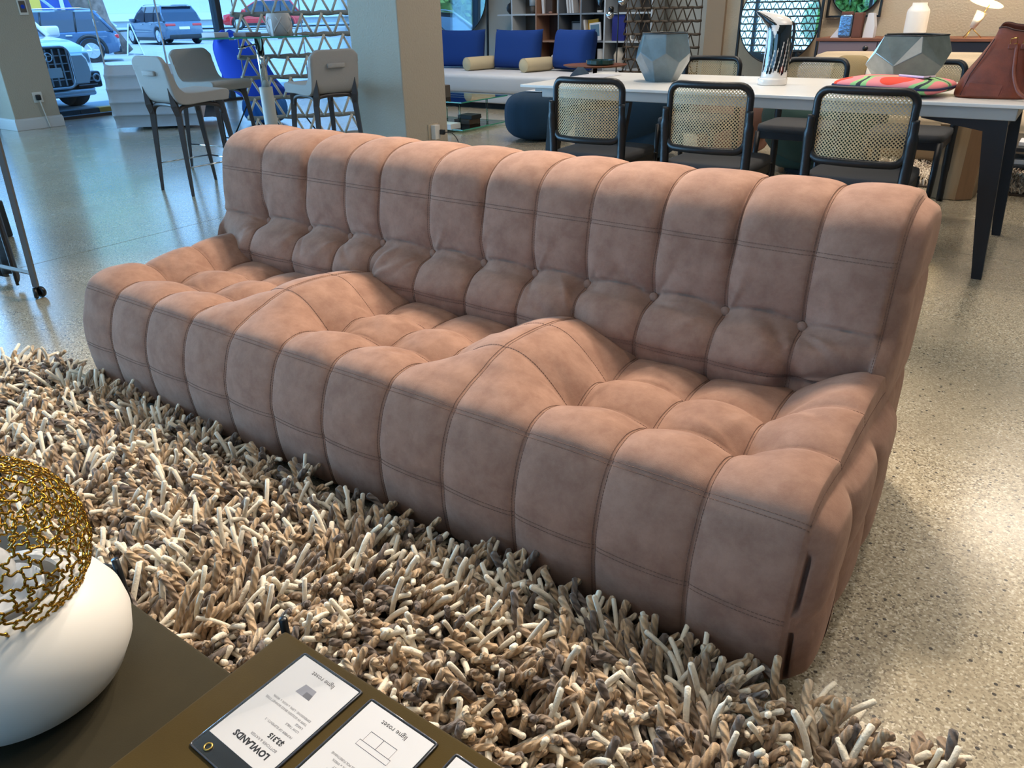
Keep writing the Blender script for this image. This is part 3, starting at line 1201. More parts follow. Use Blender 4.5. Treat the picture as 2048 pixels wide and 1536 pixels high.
def make_chair():
    t = thing('dining_chair', '', 'chair', (0, 0, 0), 0, 'black cane-back dining chairs around the table')
    # bent frame around the cane
    ring = []
    for (x, z) in rounded_poly(0.402, 0.300, 0.052, 6, 0, 0.694):
        ring.append((x, bow(x), z))
    # finer along the long straight runs so that the bow shows
    fine = []
    for a, b in zip(ring, ring[1:] + ring[:1]):
        n = max(1, int(math.dist(a, b) / 0.03))
        for k in range(n):
            x = a[0] + (b[0] - a[0]) * k / n
            z = a[2] + (b[2] - a[2]) * k / n
            fine.append((x, bow(x), z))
    MB().tube(fine, 0.0175, 8, closed=True).obj('back_frame', 'black_wood', t, True)
    ob('cane_panel', cane_mesh(), 'cane', t)
    for s in (-1, 1):
        p = [(s * .216, -0.30, 0.0), (s * .213, -0.262, 0.22), (s * .211, -0.236, 0.42), (s * .212, -0.236, 0.55), (s * .214, -0.247, 0.66), (s * .212, -0.252, 0.735)]
        MB().tube(crom(p, 5), [0.016] * 5 + [0.019] * 16 + [0.014] * 5, 8, squash=1.25).obj('rear_leg', 'black_wood', t, True)
        MB().tube([(s * .205, 0.215, 0), (s * .203, 0.20, 0.25), (s * .2, 0.19, 0.43)], [0.014, 0.018, 0.02], 8).obj('front_leg', 'black_wood', t, True)
        MB().rbox((s * .2 - .012, -0.235, 0.385), (s * .2 + .012, 0.19, 0.435), 0.004).obj('side_rail', 'black_wood', t)
    MB().rbox((-0.2, 0.175, 0.385), (0.2, 0.20, 0.435), 0.004).obj('front_rail', 'black_wood', t)
    MB().rbox((-0.2, -0.247, 0.385), (0.2, -0.222, 0.435), 0.004).obj('back_rail', 'black_wood', t)
    MB().sell((0, -0.015, 0.452), 0.222, 0.232, 0.028, 0.35, 0.28, 36, 10).obj('seat_pad', 'seat_grey', t, True)
    return t


ch0 = make_chair()
CH = [((0.475, 2.84), 0, 'black dining chair with cane back on the sofa side, nearest the square column'),
      ((1.145, 2.84), 0, 'middle one of the three cane-back dining chairs directly behind the sofa'),
      ((1.850, 2.84), 0, 'black cane-back dining chair behind the right end of the sofa, before the patterned cushion'),
      ((0.40, 4.30), PI, 'cane-back dining chair across the table, seen behind the grey faceted bowl'),
      ((1.12, 4.30), PI, 'cane-back dining chair across the table, seen right of the penguin jug'),
      ((1.80, 4.30), PI, 'cane-back dining chair across the table, seen between big faceted vase and bag')]
for i, ((x, y), r, lab) in enumerate(CH):
    if i == 0:
        ch0.location = (x, y, 0)
        ch0['label'] = lab
    else:
        dup(ch0, (x, y, 0), r, lab)

# ---------------------------------------------------------------- things on the table
add_mat('smoke_glass', (92, 108, 114), 0.30, var=0.22, vscale=9, coat=0.6)
add_mat('green_glass', (96, 104, 100), 0.18, var=0.25, vscale=7, coat=0.8)
add_mat('vase_dark', (36, 40, 42), 0.4)
TZ = 0.780


def faceted(name, label, loc, rings, n, matname, seed, group=None, jitter=0.012, rim='vase_dark', turn=0.0):
    """cut-glass vessel: rings of n corners, alternate rings turned by half a step, each face flat"""
    r = random.Random(seed)
    t = thing(name, label, 'vase', loc, 0, group)
    v, f = [], []
    # pentagon facets, as on a dodecahedron cut open at the top
    for j, (rad, z) in enumerate(rings):
        for k in range(n):
            a = 2 * PI * (k + (.5 if j >= 2 else 0)) / n + turn + r.uniform(-.07, .07) * (j in (1, 2))
            q = rad * (1 + r.uniform(-jitter, jitter) * 3)
            v.append((q * math.cos(a), q * math.sin(a), z + (r.uniform(-.008, .008) if j in (1, 2) else 0)))
    for k in range(n):
        k1 = (k + 1) % n
        f.append((k, k1, n + k1, 2 * n + k, n + k))
        f.append((2 * n + k, n + k1, 2 * n + k1, 3 * n + k1, 3 * n + k))
    f.append(tuple(range(n))[::-1])
    top = 3 * n
    m = MB().add(v, f)
    me = m.mesh('body')
    o = ob('body', me, matname, t)
    bv = o.modifiers.new('soft_edges', 'BEVEL')
    bv.width = 0.004
    bv.segments = 2
    bv.limit_method = 'ANGLE'
    bv.angle_limit = math.radians(8)
    rimpts = [v[top + k] for k in range(n)]
    MB().tube(rimpts, 0.004, 6, closed=True).obj('rim', rim, t, True)
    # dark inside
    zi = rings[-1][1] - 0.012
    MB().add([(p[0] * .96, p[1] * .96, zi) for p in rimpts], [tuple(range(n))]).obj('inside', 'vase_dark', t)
    return t


faceted('faceted_bowl', 'blue-grey faceted glass bowl standing on the dining table, left of the penguin jug', (0.52, 3.42, TZ),
        [(0.095, 0.0), (0.160, 0.115), (0.168, 0.165), (0.146, 0.262)], 6, 'smoke_glass', 4, turn=.5)
faceted('faceted_vase', 'large grey-green faceted glass vase behind the patterned cushion on the table', (1.815, 3.66, TZ),
        [(0.130, 0.0), (0.205, 0.105), (0.200, 0.165), (0.165, 0.245)], 5, 'green_glass', 12, turn=.75)

# penguin jug
add_mat('glaze_white', (232, 226, 218), 0.12, coat=0.8)
add_mat('glaze_black', (12, 14, 16), 0.08, coat=1.0)


def make_jug():
    t = thing('penguin_jug', 'glossy black and white penguin-shaped ceramic jug standing on the dining table', 'jug', (1.185, 3.42, TZ), math.radians(20))
    # sections: z, centre x, half width x, half width y
    S = [(0.0, 0.0, .072, .060), (0.006, 0.0, .078, .066), (0.03, 0.0, .078, .066), (0.042, .004, .070, .060), (0.10, .006, .068, .058), (0.18, .006, .066, .056), (0.25, .004, .064, .052),
         (0.29, 0.0, .066, .046), (0.315, -.010, .074, .040), (0.335, -.028, .072, .030), (0.352, -.058, .060, .018), (0.366, -.098, .030, .008), (0.370, -.122, .008, .004)]
    Sd = crom(S, 5)
    n = 40

    def surf(off, th, row):
        z, cx, a, b = Sd[row]
        return (cx + (a + off) * math.cos(th), (b + off) * math.sin(th), z)

    v, f = [], []
    m = len(Sd)
    for j in range(m):
        for k in range(n):
            v.append(surf(0, 2 * PI * k / n, j))
    for j in range(m - 1):
        for k in range(n):
            f.append((j * n + k, j * n + (k + 1) % n, (j + 1) * n + (k + 1) % n, (j + 1) * n + k))
    f.append(tuple(range(n))[::-1])
    f.append(tuple(range((m - 1) * n, m * n)))
    MB().add(v, f).obj('body', 'glaze_white', t, True)

    def patch(name, test, off, matname):
        """raised glaze over part of the body; test(angle in degrees, height) -> bool"""
        nn = 120
        mm = 90
        rows = np.linspace(0, m - 1.001, mm)
        pts, faces, idx = [], [], {}

        def P(i, k):
            key = (i, k % nn)
            if key not in idx:
                r = rows[i]
                a = int(r)
                fr = r - a
                z, cx, aa, bb = Sd[a] * (1 - fr) + Sd[min(a + 1, m - 1)] * fr
                th = 2 * PI * (k % nn) / nn
                idx[key] = len(pts)
                pts.append((cx + (aa + off) * math.cos(th), (bb + off) * math.sin(th), z))
            return idx[key]
        for i in range(mm - 1):
            r = rows[i] + .5 * (rows[1] - rows[0])
            z = np.interp(r, np.arange(m), Sd[:, 0])
            for k in range(nn):
                if test(360.0 * (k + .5) / nn, z):
                    faces.append((P(i, k), P(i, k + 1), P(i + 1, k + 1), P(i + 1, k)))
        MB().add(pts, faces).obj(name, matname, t, True)

    def wing(a, z):
        # the dark back and flipper towards the viewer (270 deg) and behind
        if not (0.052 + .02 * abs(math.sin(math.radians(a * 3))) < z < 0.300):
            return False
        if a < 20 or a > 352:
            return False
        lo = 205 - 6 * math.sin(z * 20)
        hi = 352
        if z > 0.27:
            return (lo < a < 232 + (z - .27) * 100) or (262 + (z - .27) * 300 < a < 340)
        if z > .235 and 236 < a < 262 and z - .235 > abs(a - 249) / 13 * .045:
            return False
        stripe = False
        for c, zt in ((228, .11), (243, .15), (258, .18), (274, .19), (292, .215), (312, .235), (330, .22)):
            cc = c - 26 * (0.20 - z) / .2
            if z < zt and abs(a - cc) < 2.2 + 10 * max(0, (.10 - z)):
                stripe = True
        return lo < a < hi and not stripe

    patch('wing_glaze', wing, 0.0016, 'glaze_black')
    patch('beak_glaze', lambda a, z: z > .30 and 200 < a < 262 - (z - .30) * 300, 0.0016, 'glaze_black')
    MB().sell((-0.036, -0.049, 0.283), .004, .003, .004, 1, 1, 10, 6).obj('eye', 'glaze_white', t, True)
    # open handle cut behind the head
    MB().tube(crom([(0.052, 0, 0.315), (0.075, 0, 0.30), (0.080, 0, 0.22), (0.074, 0, 0.12)], 6), 0.008, 8).obj('handle', 'glaze_black', t, True)
    return t


make_jug()


def patterned_cloth():
    m = bpy.data.materials.new('patterned_cloth')
    m.use_nodes = True
    nt = m.node_tree
    b = nt.nodes['Principled BSDF']
    L = nt.links.new
    tc = nt.nodes.new('ShaderNodeTexCoord')
    ns = nt.nodes.new('ShaderNodeTexNoise')
    ns.inputs['Scale'].default_value = 3.2
    ns.inputs['Detail'].default_value = 0.0
    mp = nt.nodes.new('ShaderNodeMapping')
    mp.inputs['Location'].default_value = (0.35, 1.1, 0)
    mp.inputs['Rotation'].default_value = (0, 0, 0.5)
    mp.inputs['Scale'].default_value = (0.8, 1.5, 0.4)
    L(tc.outputs['Object'], mp.inputs[0])
    L(mp.outputs[0], ns.inputs['Vector'])
    r = nt.nodes.new('ShaderNodeValToRGB')
    cr = r.color_ramp
    cr.interpolation = 'CONSTANT'
    cols = [(0.0, (40, 80, 170)), (0.30, (240, 176, 30)), (0.38, (238, 70, 44)), (0.455, (236, 138, 140)), (0.545, (150, 200, 130)), (0.575, (52, 58, 62)), (0.605, (150, 200, 130)), (0.64, (236, 138, 140)), (0.72, (238, 70, 44))]
    cr.elements[0].color = lin(cols[0][1])
    cr.elements[1].position = cols[1][0]
    cr.elements[1].color = lin(cols[1][1])
    for p, c in cols[2:]:
        e = cr.elements.new(p)
        e.color = lin(c)
    L(ns.outputs['Fac'], r.inputs[0])
    L(r.outputs[0], b.inputs['Base Color'])
    b.inputs['Roughness'].default_value = 0.85
    MATS['patterned_cloth'] = m


patterned_cloth()
add_mat('navy_cloth', (26, 34, 70), 0.85)
t = thing('cushion', 'flat cushion with a bright pink, red, green and yellow abstract pattern on the table', 'cushion', (1.85, 3.17, TZ), math.radians(-12))
MB().sell((0, 0, 0.042), 0.25, 0.17, 0.040, 0.75, 0.35, 48, 16).obj('cover', 'patterned_cloth', t, True)
ring = [(0.252 * math.copysign(abs(math.cos(a)) ** .35, math.cos(a)), 0.172 * math.copysign(abs(math.sin(a)) ** .35, math.sin(a)), 0.040) for a in np.linspace(0, 2 * PI, 64, endpoint=False)]
MB().tube(ring, 0.006, 6, closed=True).obj('piping', 'navy_cloth', t, True)

add_mat('phone_pink', (222, 196, 214), 0.3)
add_mat('screen_black', (10, 10, 14), 0.08, coat=1)
t = thing('mobile_phone', 'pink-cased mobile phone lying on the bright patterned cushion', 'phone', (1.95, 3.13, TZ + 0.0815), math.radians(55))
MB().rbox((-0.037, -0.076, 0), (0.037, 0.076, 0.010), 0.004, 3).obj('case', 'phone_pink', t, True)
MB().rbox((-0.033, -0.072, 0.0095), (0.033, 0.072, 0.0112), 0.001).obj('screen', 'screen_black', t)
MB().rbox((-0.006, -0.0768, 0.003), (0.006, -0.0755, 0.007), 0.0004).obj('charging_port', 'screen_black', t)

# brown leather bucket bag
add_mat('leather', (122, 58, 36), 0.42, var=0.22, vscale=14, bump=0.15, bscale=200)
add_mat('leather_dark', (62, 28, 20), 0.55)
add_mat('brass', (206, 164, 84), 0.28, metal=1.0)


def make_bag():
    t = thing('leather_bag', 'slouchy chestnut leather bucket bag standing open at the right end of the dining table', 'bag', (2.262, 3.19, TZ), math.radians(4))
    S = [(0.0, 0, .138, .085), (0.012, 0, .148, .092), (0.05, .002, .146, .090), (0.11, .010, .128, .082), (0.17, .022, .104, .070), (0.225, .032, .086, .058), (0.265, .042, .078, .048), (0.300, .052, .080, .040)]
    Sd = crom(S, 6)
    n = 56
    v, f = [], []

    def sp(x, e):
        return math.copysign(abs(x) ** e, x)
    for j, (z, cx, a, b) in enumerate(Sd):
        for k in range(n):
            th = 2 * PI * k / n
            c, s_ = math.cos(th), math.sin(th)
            zz = z
            if z > 0.2:                      # the mouth rises to the right and sags in front
                zz += (z - .2) / .1 * (0.045 * max(0, c) ** 2 - .022 * max(0, -s_) ** 1.2 + .01 * math.cos(3 * th))
            w = 1 + 0.03 * math.sin(5 * th + 9 * z) * (z / .3)
            v.append((cx + a * w * sp(c, .6), b * w * sp(s_, .7), zz))
    m = len(Sd)
    for j in range(m - 1):
        for k in range(n):
            f.append((j * n + k, j * n + (k + 1) % n, (j + 1) * n + (k + 1) % n, (j + 1) * n + k))
    f.append(tuple(range(n))[::-1])
    o = MB().add(v, f).obj('body', 'leather', t, True)
    sl = o.modifiers.new('thickness', 'SOLIDIFY')
    sl.thickness = 0.004
    rim = v[-n:]
    MB().tube(rim, 0.003, 6, closed=True).obj('rim', 'leather_dark', t, True)
    inner = [(p[0] * .93 + .004, p[1] * .9, p[2] - .05) for p in rim]
    MB().add(inner, [tuple(range(n))]).obj('lining', 'leather_dark', t)
    # side seam with its stitches, corner patch, straps, buckles, tassel
    MB().tube([(-0.118, -0.075, 0.012), (-0.098, -0.074, 0.1), (-0.066, -0.065, 0.17), (-0.036, -0.053, 0.245)], 0.0022, 5).obj('seam', 'leather_dark', t)
    patch = [(-0.10, -0.0925, 0.012), (0.03, -0.096, 0.014), (0.04, -0.094, 0.060), (-0.09, -0.0915, 0.068)]
    MB().add(patch + [(x, y - .003, z) for x, y, z in patch], [(0, 1, 2, 3), (7, 6, 5, 4), (0, 4, 5, 1), (1, 5, 6, 2), (2, 6, 7, 3), (3, 7, 4, 0)]).obj('patch', 'leather', t)
    MB().tube(crom([(0.055, -0.056, 0.225), (0.060, -0.075, 0.17), (0.072, -0.100, 0.10), (0.105, -0.135, 0.035), (0.16, -0.15, 0.010), (0.24, -0.12, 0.009)], 8), 0.0085, 8).obj('strap', 'leather', t, True)
    MB().tube(crom([(0.085, -0.050, 0.215), (0.125, -0.075, 0.19), (0.175, -0.085, 0.15), (0.23, -0.07, 0.11)], 8), 0.0085, 8).obj('strap', 'leather', t, True)
    for x, z in ((0.040, .235), (0.088, .235)):
        MB().tube([(x - .012, -0.062, z - .012), (x + .012, -0.064, z - .008), (x + .012, -0.064, z + .016), (x - .012, -0.062, z + .012)], 0.0024, 6, closed=True).obj('buckle', 'brass', t, True)
        MB().rbox((x - .018, -0.066, z - .03), (x + .02, -0.056, z - .008), 0.003).obj('strap_tab', 'leather', t)
    MB().lathe([(0.004, 0.0), (0.014, -0.045), (0.017, -0.075)], 10, (0.135, -0.085, 0.19)).obj('tassel', 'leather_dark', t, True)
    return t


make_bag()
add_mat('paper_grey', (196, 196, 200), 0.8, col2=(168, 168, 176), vscale=18)
tag(MB().rbox((-0.14, 3.42, TZ), (0.09, 3.72, TZ + 0.004), 0.001).obj('brochure', 'paper_grey'), 'grey printed brochure lying flat at the far left corner of the dining table', 'brochure')

# ---------------------------------------------------------------- back of the showroom
add_mat('walnut', (120, 72, 48), 0.45, var=0.2, vscale=5, stretch=(1, 8, 8))
add_mat('mauve_lacquer', (122, 106, 112), 0.5)
add_mat('navy_lacquer', (20, 24, 40), 0.45)
add_mat('rose_lacquer', (138, 106, 98), 0.5)
add_mat('white_ceramic', (226, 220, 212), 0.6, bump=0.1, bscale=90)
add_mat('marble_white', (214, 214, 218), 0.5)
add_mat('foil_blue', (120, 150, 184), 0.22, metal=0.8, bump=0.6, bscale=30)
add_mat('card_brown', (104, 62, 46), 0.6, var=0.12, vscale=10)
add_mat('lamp_white', (236, 226, 208), 0.4)
add_mat('lamp_glow', (255, 226, 160), 0.5, emis=2.2)
add_mat('beige_cloth', (186, 166, 138), 0.95, bump=0.3, bscale=160)
add_mat('grey_cloth', (150, 150, 152), 0.95, bump=0.3, bscale=160)
add_mat('olive_cloth', (136, 118, 84), 0.95, bump=0.3, bscale=160)
add_mat('brown_cloth', (74, 58, 50), 0.95)
add_mat('cream_cloth', (226, 214, 196), 0.95)
add_mat('teal_cloth', (14, 50, 74), 0.9, bump=0.25, bscale=220)
add_mat('green_cloth', (36, 62, 56), 0.9, bump=0.2, bscale=220)
add_mat('pink_cloth', (176, 132, 118), 0.9)
add_mat('blue_cloth', (4, 54, 126), 0.9, bump=0.2, bscale=240)
add_mat('blue_bright', (10, 66, 190), 0.85)
add_mat('white_cloth', (206, 206, 208), 0.95, bump=0.15, bscale=200)
add_mat('bolster_cloth', (206, 190, 154), 0.95, bump=0.5, bscale=260)
add_mat('chrome', (220, 224, 228), 0.08, metal=1.0)
add_mat('oak', (150, 124, 92), 0.6, var=0.15, vscale=3, stretch=(6, 6, 0.6))
add_mat('oak_dark', (128, 96, 66), 0.6, var=0.15, vscale=3, stretch=(6, 6, 0.6))
add_mat('shelf_white', (196, 202, 206), 0.5)
add_mat('shelf_grey', (120, 126, 134), 0.5)
add_mat('shelf_copper', (172, 132, 108), 0.5)
add_mat('shelf_taupe', (92, 82, 74), 0.6)
add_mat('shelf_dark', (34, 30, 32), 0.6)
add_mat('shelf_brown', (78, 54, 46), 0.6)
add_mat('rope_brown', (84, 70, 56), 0.9)
add_mat('rope_grey', (200, 194, 182), 0.9, bump=0.3, bscale=90)
add_mat('bar_grey', (138, 138, 134), 0.8)
add_mat('book_white', (220, 220, 222), 0.7)
add_mat('book_yellow', (226, 168, 30), 0.6)
add_mat('book_blue', (34, 36, 120), 0.6)
add_mat('book_black', (30, 30, 34), 0.6)
add_mat('book_brown', (74, 54, 40), 0.6)
add_mat('book_sky', (96, 128, 150), 0.6)
add_mat('bottle_green', (16, 60, 56), 0.15, coat=0.8)
mm = add_mat('mirror_glass', (236, 240, 240), 0.0, metal=1.0)
glass_mat('clear_glass', (226, 246, 240), 1.0)
add_mat('glass_edge', (60, 156, 134), 0.15, coat=0.6)


def round_mirror(name, label, x0, x1, y, z0, z1, lean, cx, cz, r, bar=0.018):
    """black square frame holding a round mirror"""
    t = thing(name, label, 'mirror', (0, y, 0))
    t.rotation_euler = (lean, 0, 0)
    for lo, hi in (((x0, -.02, z0), (x0 + bar, .02, z1)), ((x1 - bar, -.02, z0), (x1, .02, z1)), ((x0 + bar, -.02, z0), (x1 - bar, .02, z0 + bar)), ((x0 + bar, -.02, z1 - bar), (x1 - bar, .02, z1))):
        MB().box(lo, hi).obj('frame_bar', 'black_lacquer', t)
    n = 72
    disc = [(cx + r * math.cos(2 * PI * k / n), -0.006, cz + r * math.sin(2 * PI * k / n)) for k in range(n)]
    back = [(a, 0.004, c) for a, b, c in disc]
    MB().add(disc + back, [tuple(range(n))[::-1], tuple(range(n, 2 * n))] + [(k, n + k, n + (k + 1) % n, (k + 1) % n) for k in range(n)][:0]).obj('mirror_disc', 'mirror_glass', t)
    MB().tube([(cx + (r + .004) * math.cos(2 * PI * k / n), 0, cz + (r + .004) * math.sin(2 * PI * k / n)) for k in range(n)], 0.008, 6, closed=True).obj('mirror_rim', 'black_lacquer', t, True)
    return t


# big mirror leaning on the beige wall, square mirror hung over the sideboard, mirror by the shelves
round_mirror('leaning_mirror', 'tall black-framed round mirror leaning against the beige wall, reflecting the rope screen', -0.37, 0.435, 7.10, 0.012, 1.95, math.radians(-1.2), 0.03, 1.035, 0.385)
round_mirror('wall_mirror', 'small square black frame with a round mirror hung above the walnut sideboard', 0.42, 0.91, 7.315, 1.055, 1.545, 0, 0.665, 1.30, 0.215)
round_mirror('floor_mirror', 'black-framed round mirror standing behind the blue-cushioned sofa, reflecting trees', -6.75, -5.52, 9.75, 0.3, 2.1, math.radians(-2), -6.14, 1.40, 0.58)


def make_sideboard():
    t = thing('sideboard', 'long low sideboard with walnut top and mauve and navy doors by the beige wall', 'sideboard', (0, 0, 0))
    y0, y1 = 6.78, 7.26
    MB().rbox((0.50, y0 - .01, 0.868), (2.75, y1, 0.895), 0.004).obj('top', 'walnut', t)
    MB().box((0.53, y0 + .02, 0.12), (2.72, y1, 0.868)).obj('carcass', 'rose_lacquer', t)
    for i, (a, b, c) in enumerate(((0.53, 1.03, 'mauve_lacquer'), (1.035, 1.535, 'mauve_lacquer'), (1.54, 2.72, 'navy_lacquer'))):
        d = MB().rbox((a, y0, 0.76), (b, y0 + .02, 0.864), 0.003).obj('drawer', c, t)
        e = MB().rbox((a, y0, 0.13), (b, y0 + .02, 0.755), 0.003).obj('door', 'rose_lacquer' if i < 2 else 'navy_lacquer', t)
        if i < 2:
            MB().lathe([(.0, .0), (.022, .0), (.022, .012), (0, .014)], 20).xf(Matrix.Translation(((a + b) / 2 + .16, y0, .812)) @ Matrix.Rotation(PI / 2, 4, 'X')).obj('knob', 'black_lacquer', d, True)
    for x in (.6, 2.6):
        for y in (y0 + .08, y1 - .08):
            MB().lathe([(.014, 0), (.02, .12)], 10, (x, y, 0)).obj('leg', 'dark_metal', t)
    return t


make_sideboard()
SZ = 0.895
tag(MB().prism([(0.60, SZ), (0.70, SZ), (0.70, SZ + .13)], 6.86, 6.95, 'y').obj('marble_block', 'marble_white'), 'white marble wedge left of the foil bag on the sideboard', 'bookend')
tag(MB().prism([(0.875, SZ), (0.965, SZ), (0.965, SZ + .09), (0.94, SZ + .20), (0.895, SZ + .20)], 6.88, 6.98, 'y').obj('marble_block', 'marble_white'), 'white faceted marble block right of the brown box on the sideboard', 'bookend')
t = thing('foil_bag', 'shiny blue foil coffee bag with brown band standing on the sideboard', 'bag', (0.725, 6.86, SZ))
MB().sell((0, 0, .095), .055, .03, .095, .25, .35, 28, 14).obj('pouch', 'foil_blue', t, True)
MB().rbox((-.052, -.012, .175), (.052, .012, .215), .004).obj('folded_top', 'card_brown', t)
tag(MB().rbox((0.785, 6.84, SZ), (0.865, 6.93, SZ + .205), .006).obj('brown_box', 'card_brown'), 'tall brown cardboard box between the foil bag and a marble block', 'box')
for i, (z, c, w) in enumerate(((SZ, 'book_black', .13), (SZ + .010, 'book_white', .12), (SZ + .020, 'paper_grey', .125))):
    tag(MB().rbox((1.30 - w, 6.80, z), (1.30 + w, 6.98, z + .0095), .001).obj('magazine', c), ('black', 'white', 'grey')[i] + ' magazine in the little stack under the white vase, ' + ('lowest', 'middle', 'topmost')[i] + ' one', 'magazine', 'magazines under the white vase')
t = thing('white_vase', 'matt white bottle-shaped vase standing on magazines on the sideboard', 'vase', (1.30, 6.88, SZ + .0305))
MB().lathe([(0.0, 0.0), (.075, 0.0), (.090, .012), (.090, .17), (.086, .19), (.060, .225), (.058, .245), (.050, .245), (.050, .225), (.0, .20)], 40).obj('body', 'white_ceramic', t, True, 40)

# table lamp: cone, disc reflector and three thin legs
t = thing('table_lamp', 'white cone table lamp with a glowing round disc on the sideboard', 'lamp', (1.735, 6.88, SZ))
for a in (0.3, 2.3, 4.4):
    MB().tube([(0, 0, .075), (.085 * math.cos(a), .085 * math.sin(a), 0.002)], .0035, 6).obj('leg', 'brass', t, True)
MB().lathe([(.022, 0), (.045, .13)], 24).xf(Matrix.Translation((0, 0, .075)) @ Matrix.Rotation(math.radians(22), 4, 'Y')).obj('cone', 'lamp_white', t, True)
MB().tube([(.05, 0, .16), (.10, 0, .27)], .004, 6).obj('stem', 'brass', t, True)
disc = MB().lathe([(0.0, 0.0), (.13, 0.006), (.135, .012), (.13, .014), (0, .02)], 40).xf(Matrix.Translation((.06, 0, .255)) @ Matrix.Rotation(math.radians(-14), 4, 'X') @ Matrix.Rotation(math.radians(14), 4, 'Y'))
disc.obj('disc', 'lamp_glow', t, True)
lamp('POINT', 'table_lamp_bulb', (1.78, 6.84, 1.08), 2.5, (1.0, .75, .42), shadow_soft_size=.03)


def cushion(name, label, loc, rot, a, b, h, matname, group=None, e1=.8, e2=.45, piping=None):
    t = thing(name, label, 'cushion', loc, 0, group)
    t.rotation_euler = rot
    MB().sell((0, 0, 0), a, b, h, e1, e2, 40, 14).obj('cover', matname, t, True)
    ring = [(a * math.copysign(abs(math.cos(q)) ** e2, math.cos(q)), b * math.copysign(abs(math.sin(q)) ** e2, math.sin(q)), 0) for q in np.linspace(0, 2 * PI, 56, endpoint=False)]
    MB().tube(ring, .006, 5, closed=True).obj('piping', piping or matname, t, True)
    return t


def quilt_sweep(name, prof, width, rows, cols, amp, matname, parent, step=.02, bulge=.03):
    """quilted upholstery: a side profile swept across the width with puffed panels between seams"""
    dense = crom(prof, 16)
    arc = np.r_[0, np.cumsum(np.hypot(*np.diff(dense, axis=0).T))]
    nv = max(12, int(arc[-1] / step))
    nv = int(math.ceil(nv / rows)) * rows
    s = np.linspace(0, arc[-1], nv + 1)
    pts = np.stack([np.interp(s, arc, dense[:, 0]), np.interp(s, arc, dense[:, 1])], 1)
    tg = np.gradient(pts, axis=0)
    tg /= np.linalg.norm(tg, axis=1)[:, None]
    nrm = np.stack([-tg[:, 1], tg[:, 0]], 1)
    nx = cols * 10
    xs = np.linspace(-width / 2, width / 2, nx + 1)
    fu = (np.arange(nx + 1) / 10.0) % 1.0
    fv = (np.arange(nv + 1) / (nv / rows)) % 1.0
    d = amp * (pillow(fv, 2.2) ** .6)[:, None] * (.65 + .35 * pillow(fu, 2.2) ** .6)[None]
    e = np.minimum(1, np.minimum(xs - xs[0], xs[-1] - xs) / .04)[None]
    d = d - .02 * (1 - e) ** 2
    P = np.zeros((nv + 1, nx + 1, 3))
    P[..., 0] = xs[None]
    P[..., 1] = pts[:, None, 0] + nrm[:, None, 0] * d
    P[..., 2] = pts[:, None, 1] + nrm[:, None, 1] * d
    I = np.arange((nv + 1) * (nx + 1)).reshape(nv + 1, nx + 1)
    Q = [np.stack([I[:-1, :-1], I[:-1, 1:], I[1:, 1:], I[1:, :-1]], -1).reshape(-1, 4)]
    V = [P.reshape(-1, 3)]
    base = I.size
    c = pts.mean(0)
    for end, sg in ((0, -1), (nx, 1)):
        prev = I[:, end]
        for t_ in (.05, .15, .3, .5, .75, 1.0):
            q = P[:, end, 1:] * (1 - t_) + c * t_
            x = P[:, end, 0] + sg * bulge * (1 - (1 - t_) ** 3)
            V.append(np.column_stack([x, q]))
            cur = base + np.arange(nv + 1)
            a, b = (prev, cur) if sg > 0 else (cur, prev)
            Q.append(np.stack([a[:-1], b[:-1], b[1:], a[1:]], -1))
            prev = cur
            base += nv + 1
    return ob(name, bigmesh(name, np.vstack(V), np.vstack(Q)), matname, parent)


# beige sofa below the sideboard
t = thing('beige_sofa', 'low beige sofa with rolled quilted back in front of the sideboard', 'sofa', (1.76, 6.2, 0))
quilt_sweep('seat', [(-.42, .04), (-.47, .2), (-.42, .37), (-.1, .40), (.3, .36), (.36, .2), (.3, .04)], 2.3, 5, 3, .03, 'beige_cloth', t)
quilt_sweep('backrest', [(.06, .36), (.10, .55), (.16, .72), (.27, .77), (.38, .70), (.42, .4), (.40, .05)], 2.3, 6, 3, .035, 'beige_cloth', t)
cushion('cushion', 'pale grey cushion at the left end of the beige sofa', (0.72, 6.04, .60), (math.radians(68), 0, .3), .13, .15, .06, 'grey_cloth')
cushion('cushion', 'olive beige cushion leaning on the back of the beige sofa', (0.98, 6.14, .62), (math.radians(70), 0, 0), .14, .17, .06, 'olive_cloth')
t = cushion('cushion', 'dark brown cushion with a cream stripe on the beige sofa', (1.29, 6.0, .60), (math.radians(72), math.radians(-8), -.15), .16, .16, .06, 'brown_cloth')
MB().sell((-.10, 0, .003), .05, .155, .060, .8, .45, 24, 12).obj('stripe', 'cream_cloth', t, True)

# low black table with books, and the far shaggy rug
t = thing('low_table', 'low black coffee table with white books at the right edge of the picture', 'table', (2.80, 5.22, 0))
MB().rbox((-.55, -.35, .30), (.55, .35, .325), .003).obj('top', 'black_lacquer', t)
MB().rbox((-.55, -.35, .20), (.55, .35, .215), .003).obj('lower_shelf', 'black_lacquer', t)
for x in (-.5, .5):
    for y in (-.3, .3):
        MB().box((x - .015, y - .015, .03), (x + .015, y + .015, .3)).obj('leg', 'black_lacquer', t)
tag(MB().rbox((2.30, 4.92, .2155), (2.64, 5.16, .245), .002).obj('book', 'book_white'), 'white book lying on the lower shelf of the low black table', 'book')
tag(MB().rbox((2.36, 4.95, .3255), (2.66, 5.15, .35), .002).obj('book', 'book_white'), 'white book lying on top of the low black table', 'book')
rug2 = MB().rbox((1.35, 4.98, 0), (4.2, 6.6, .012), .003).obj('fluffy_rug', 'rug_backing')
tag(rug2, 'fluffy cream and taupe striped rug on the floor beyond the dining table', 'rug')


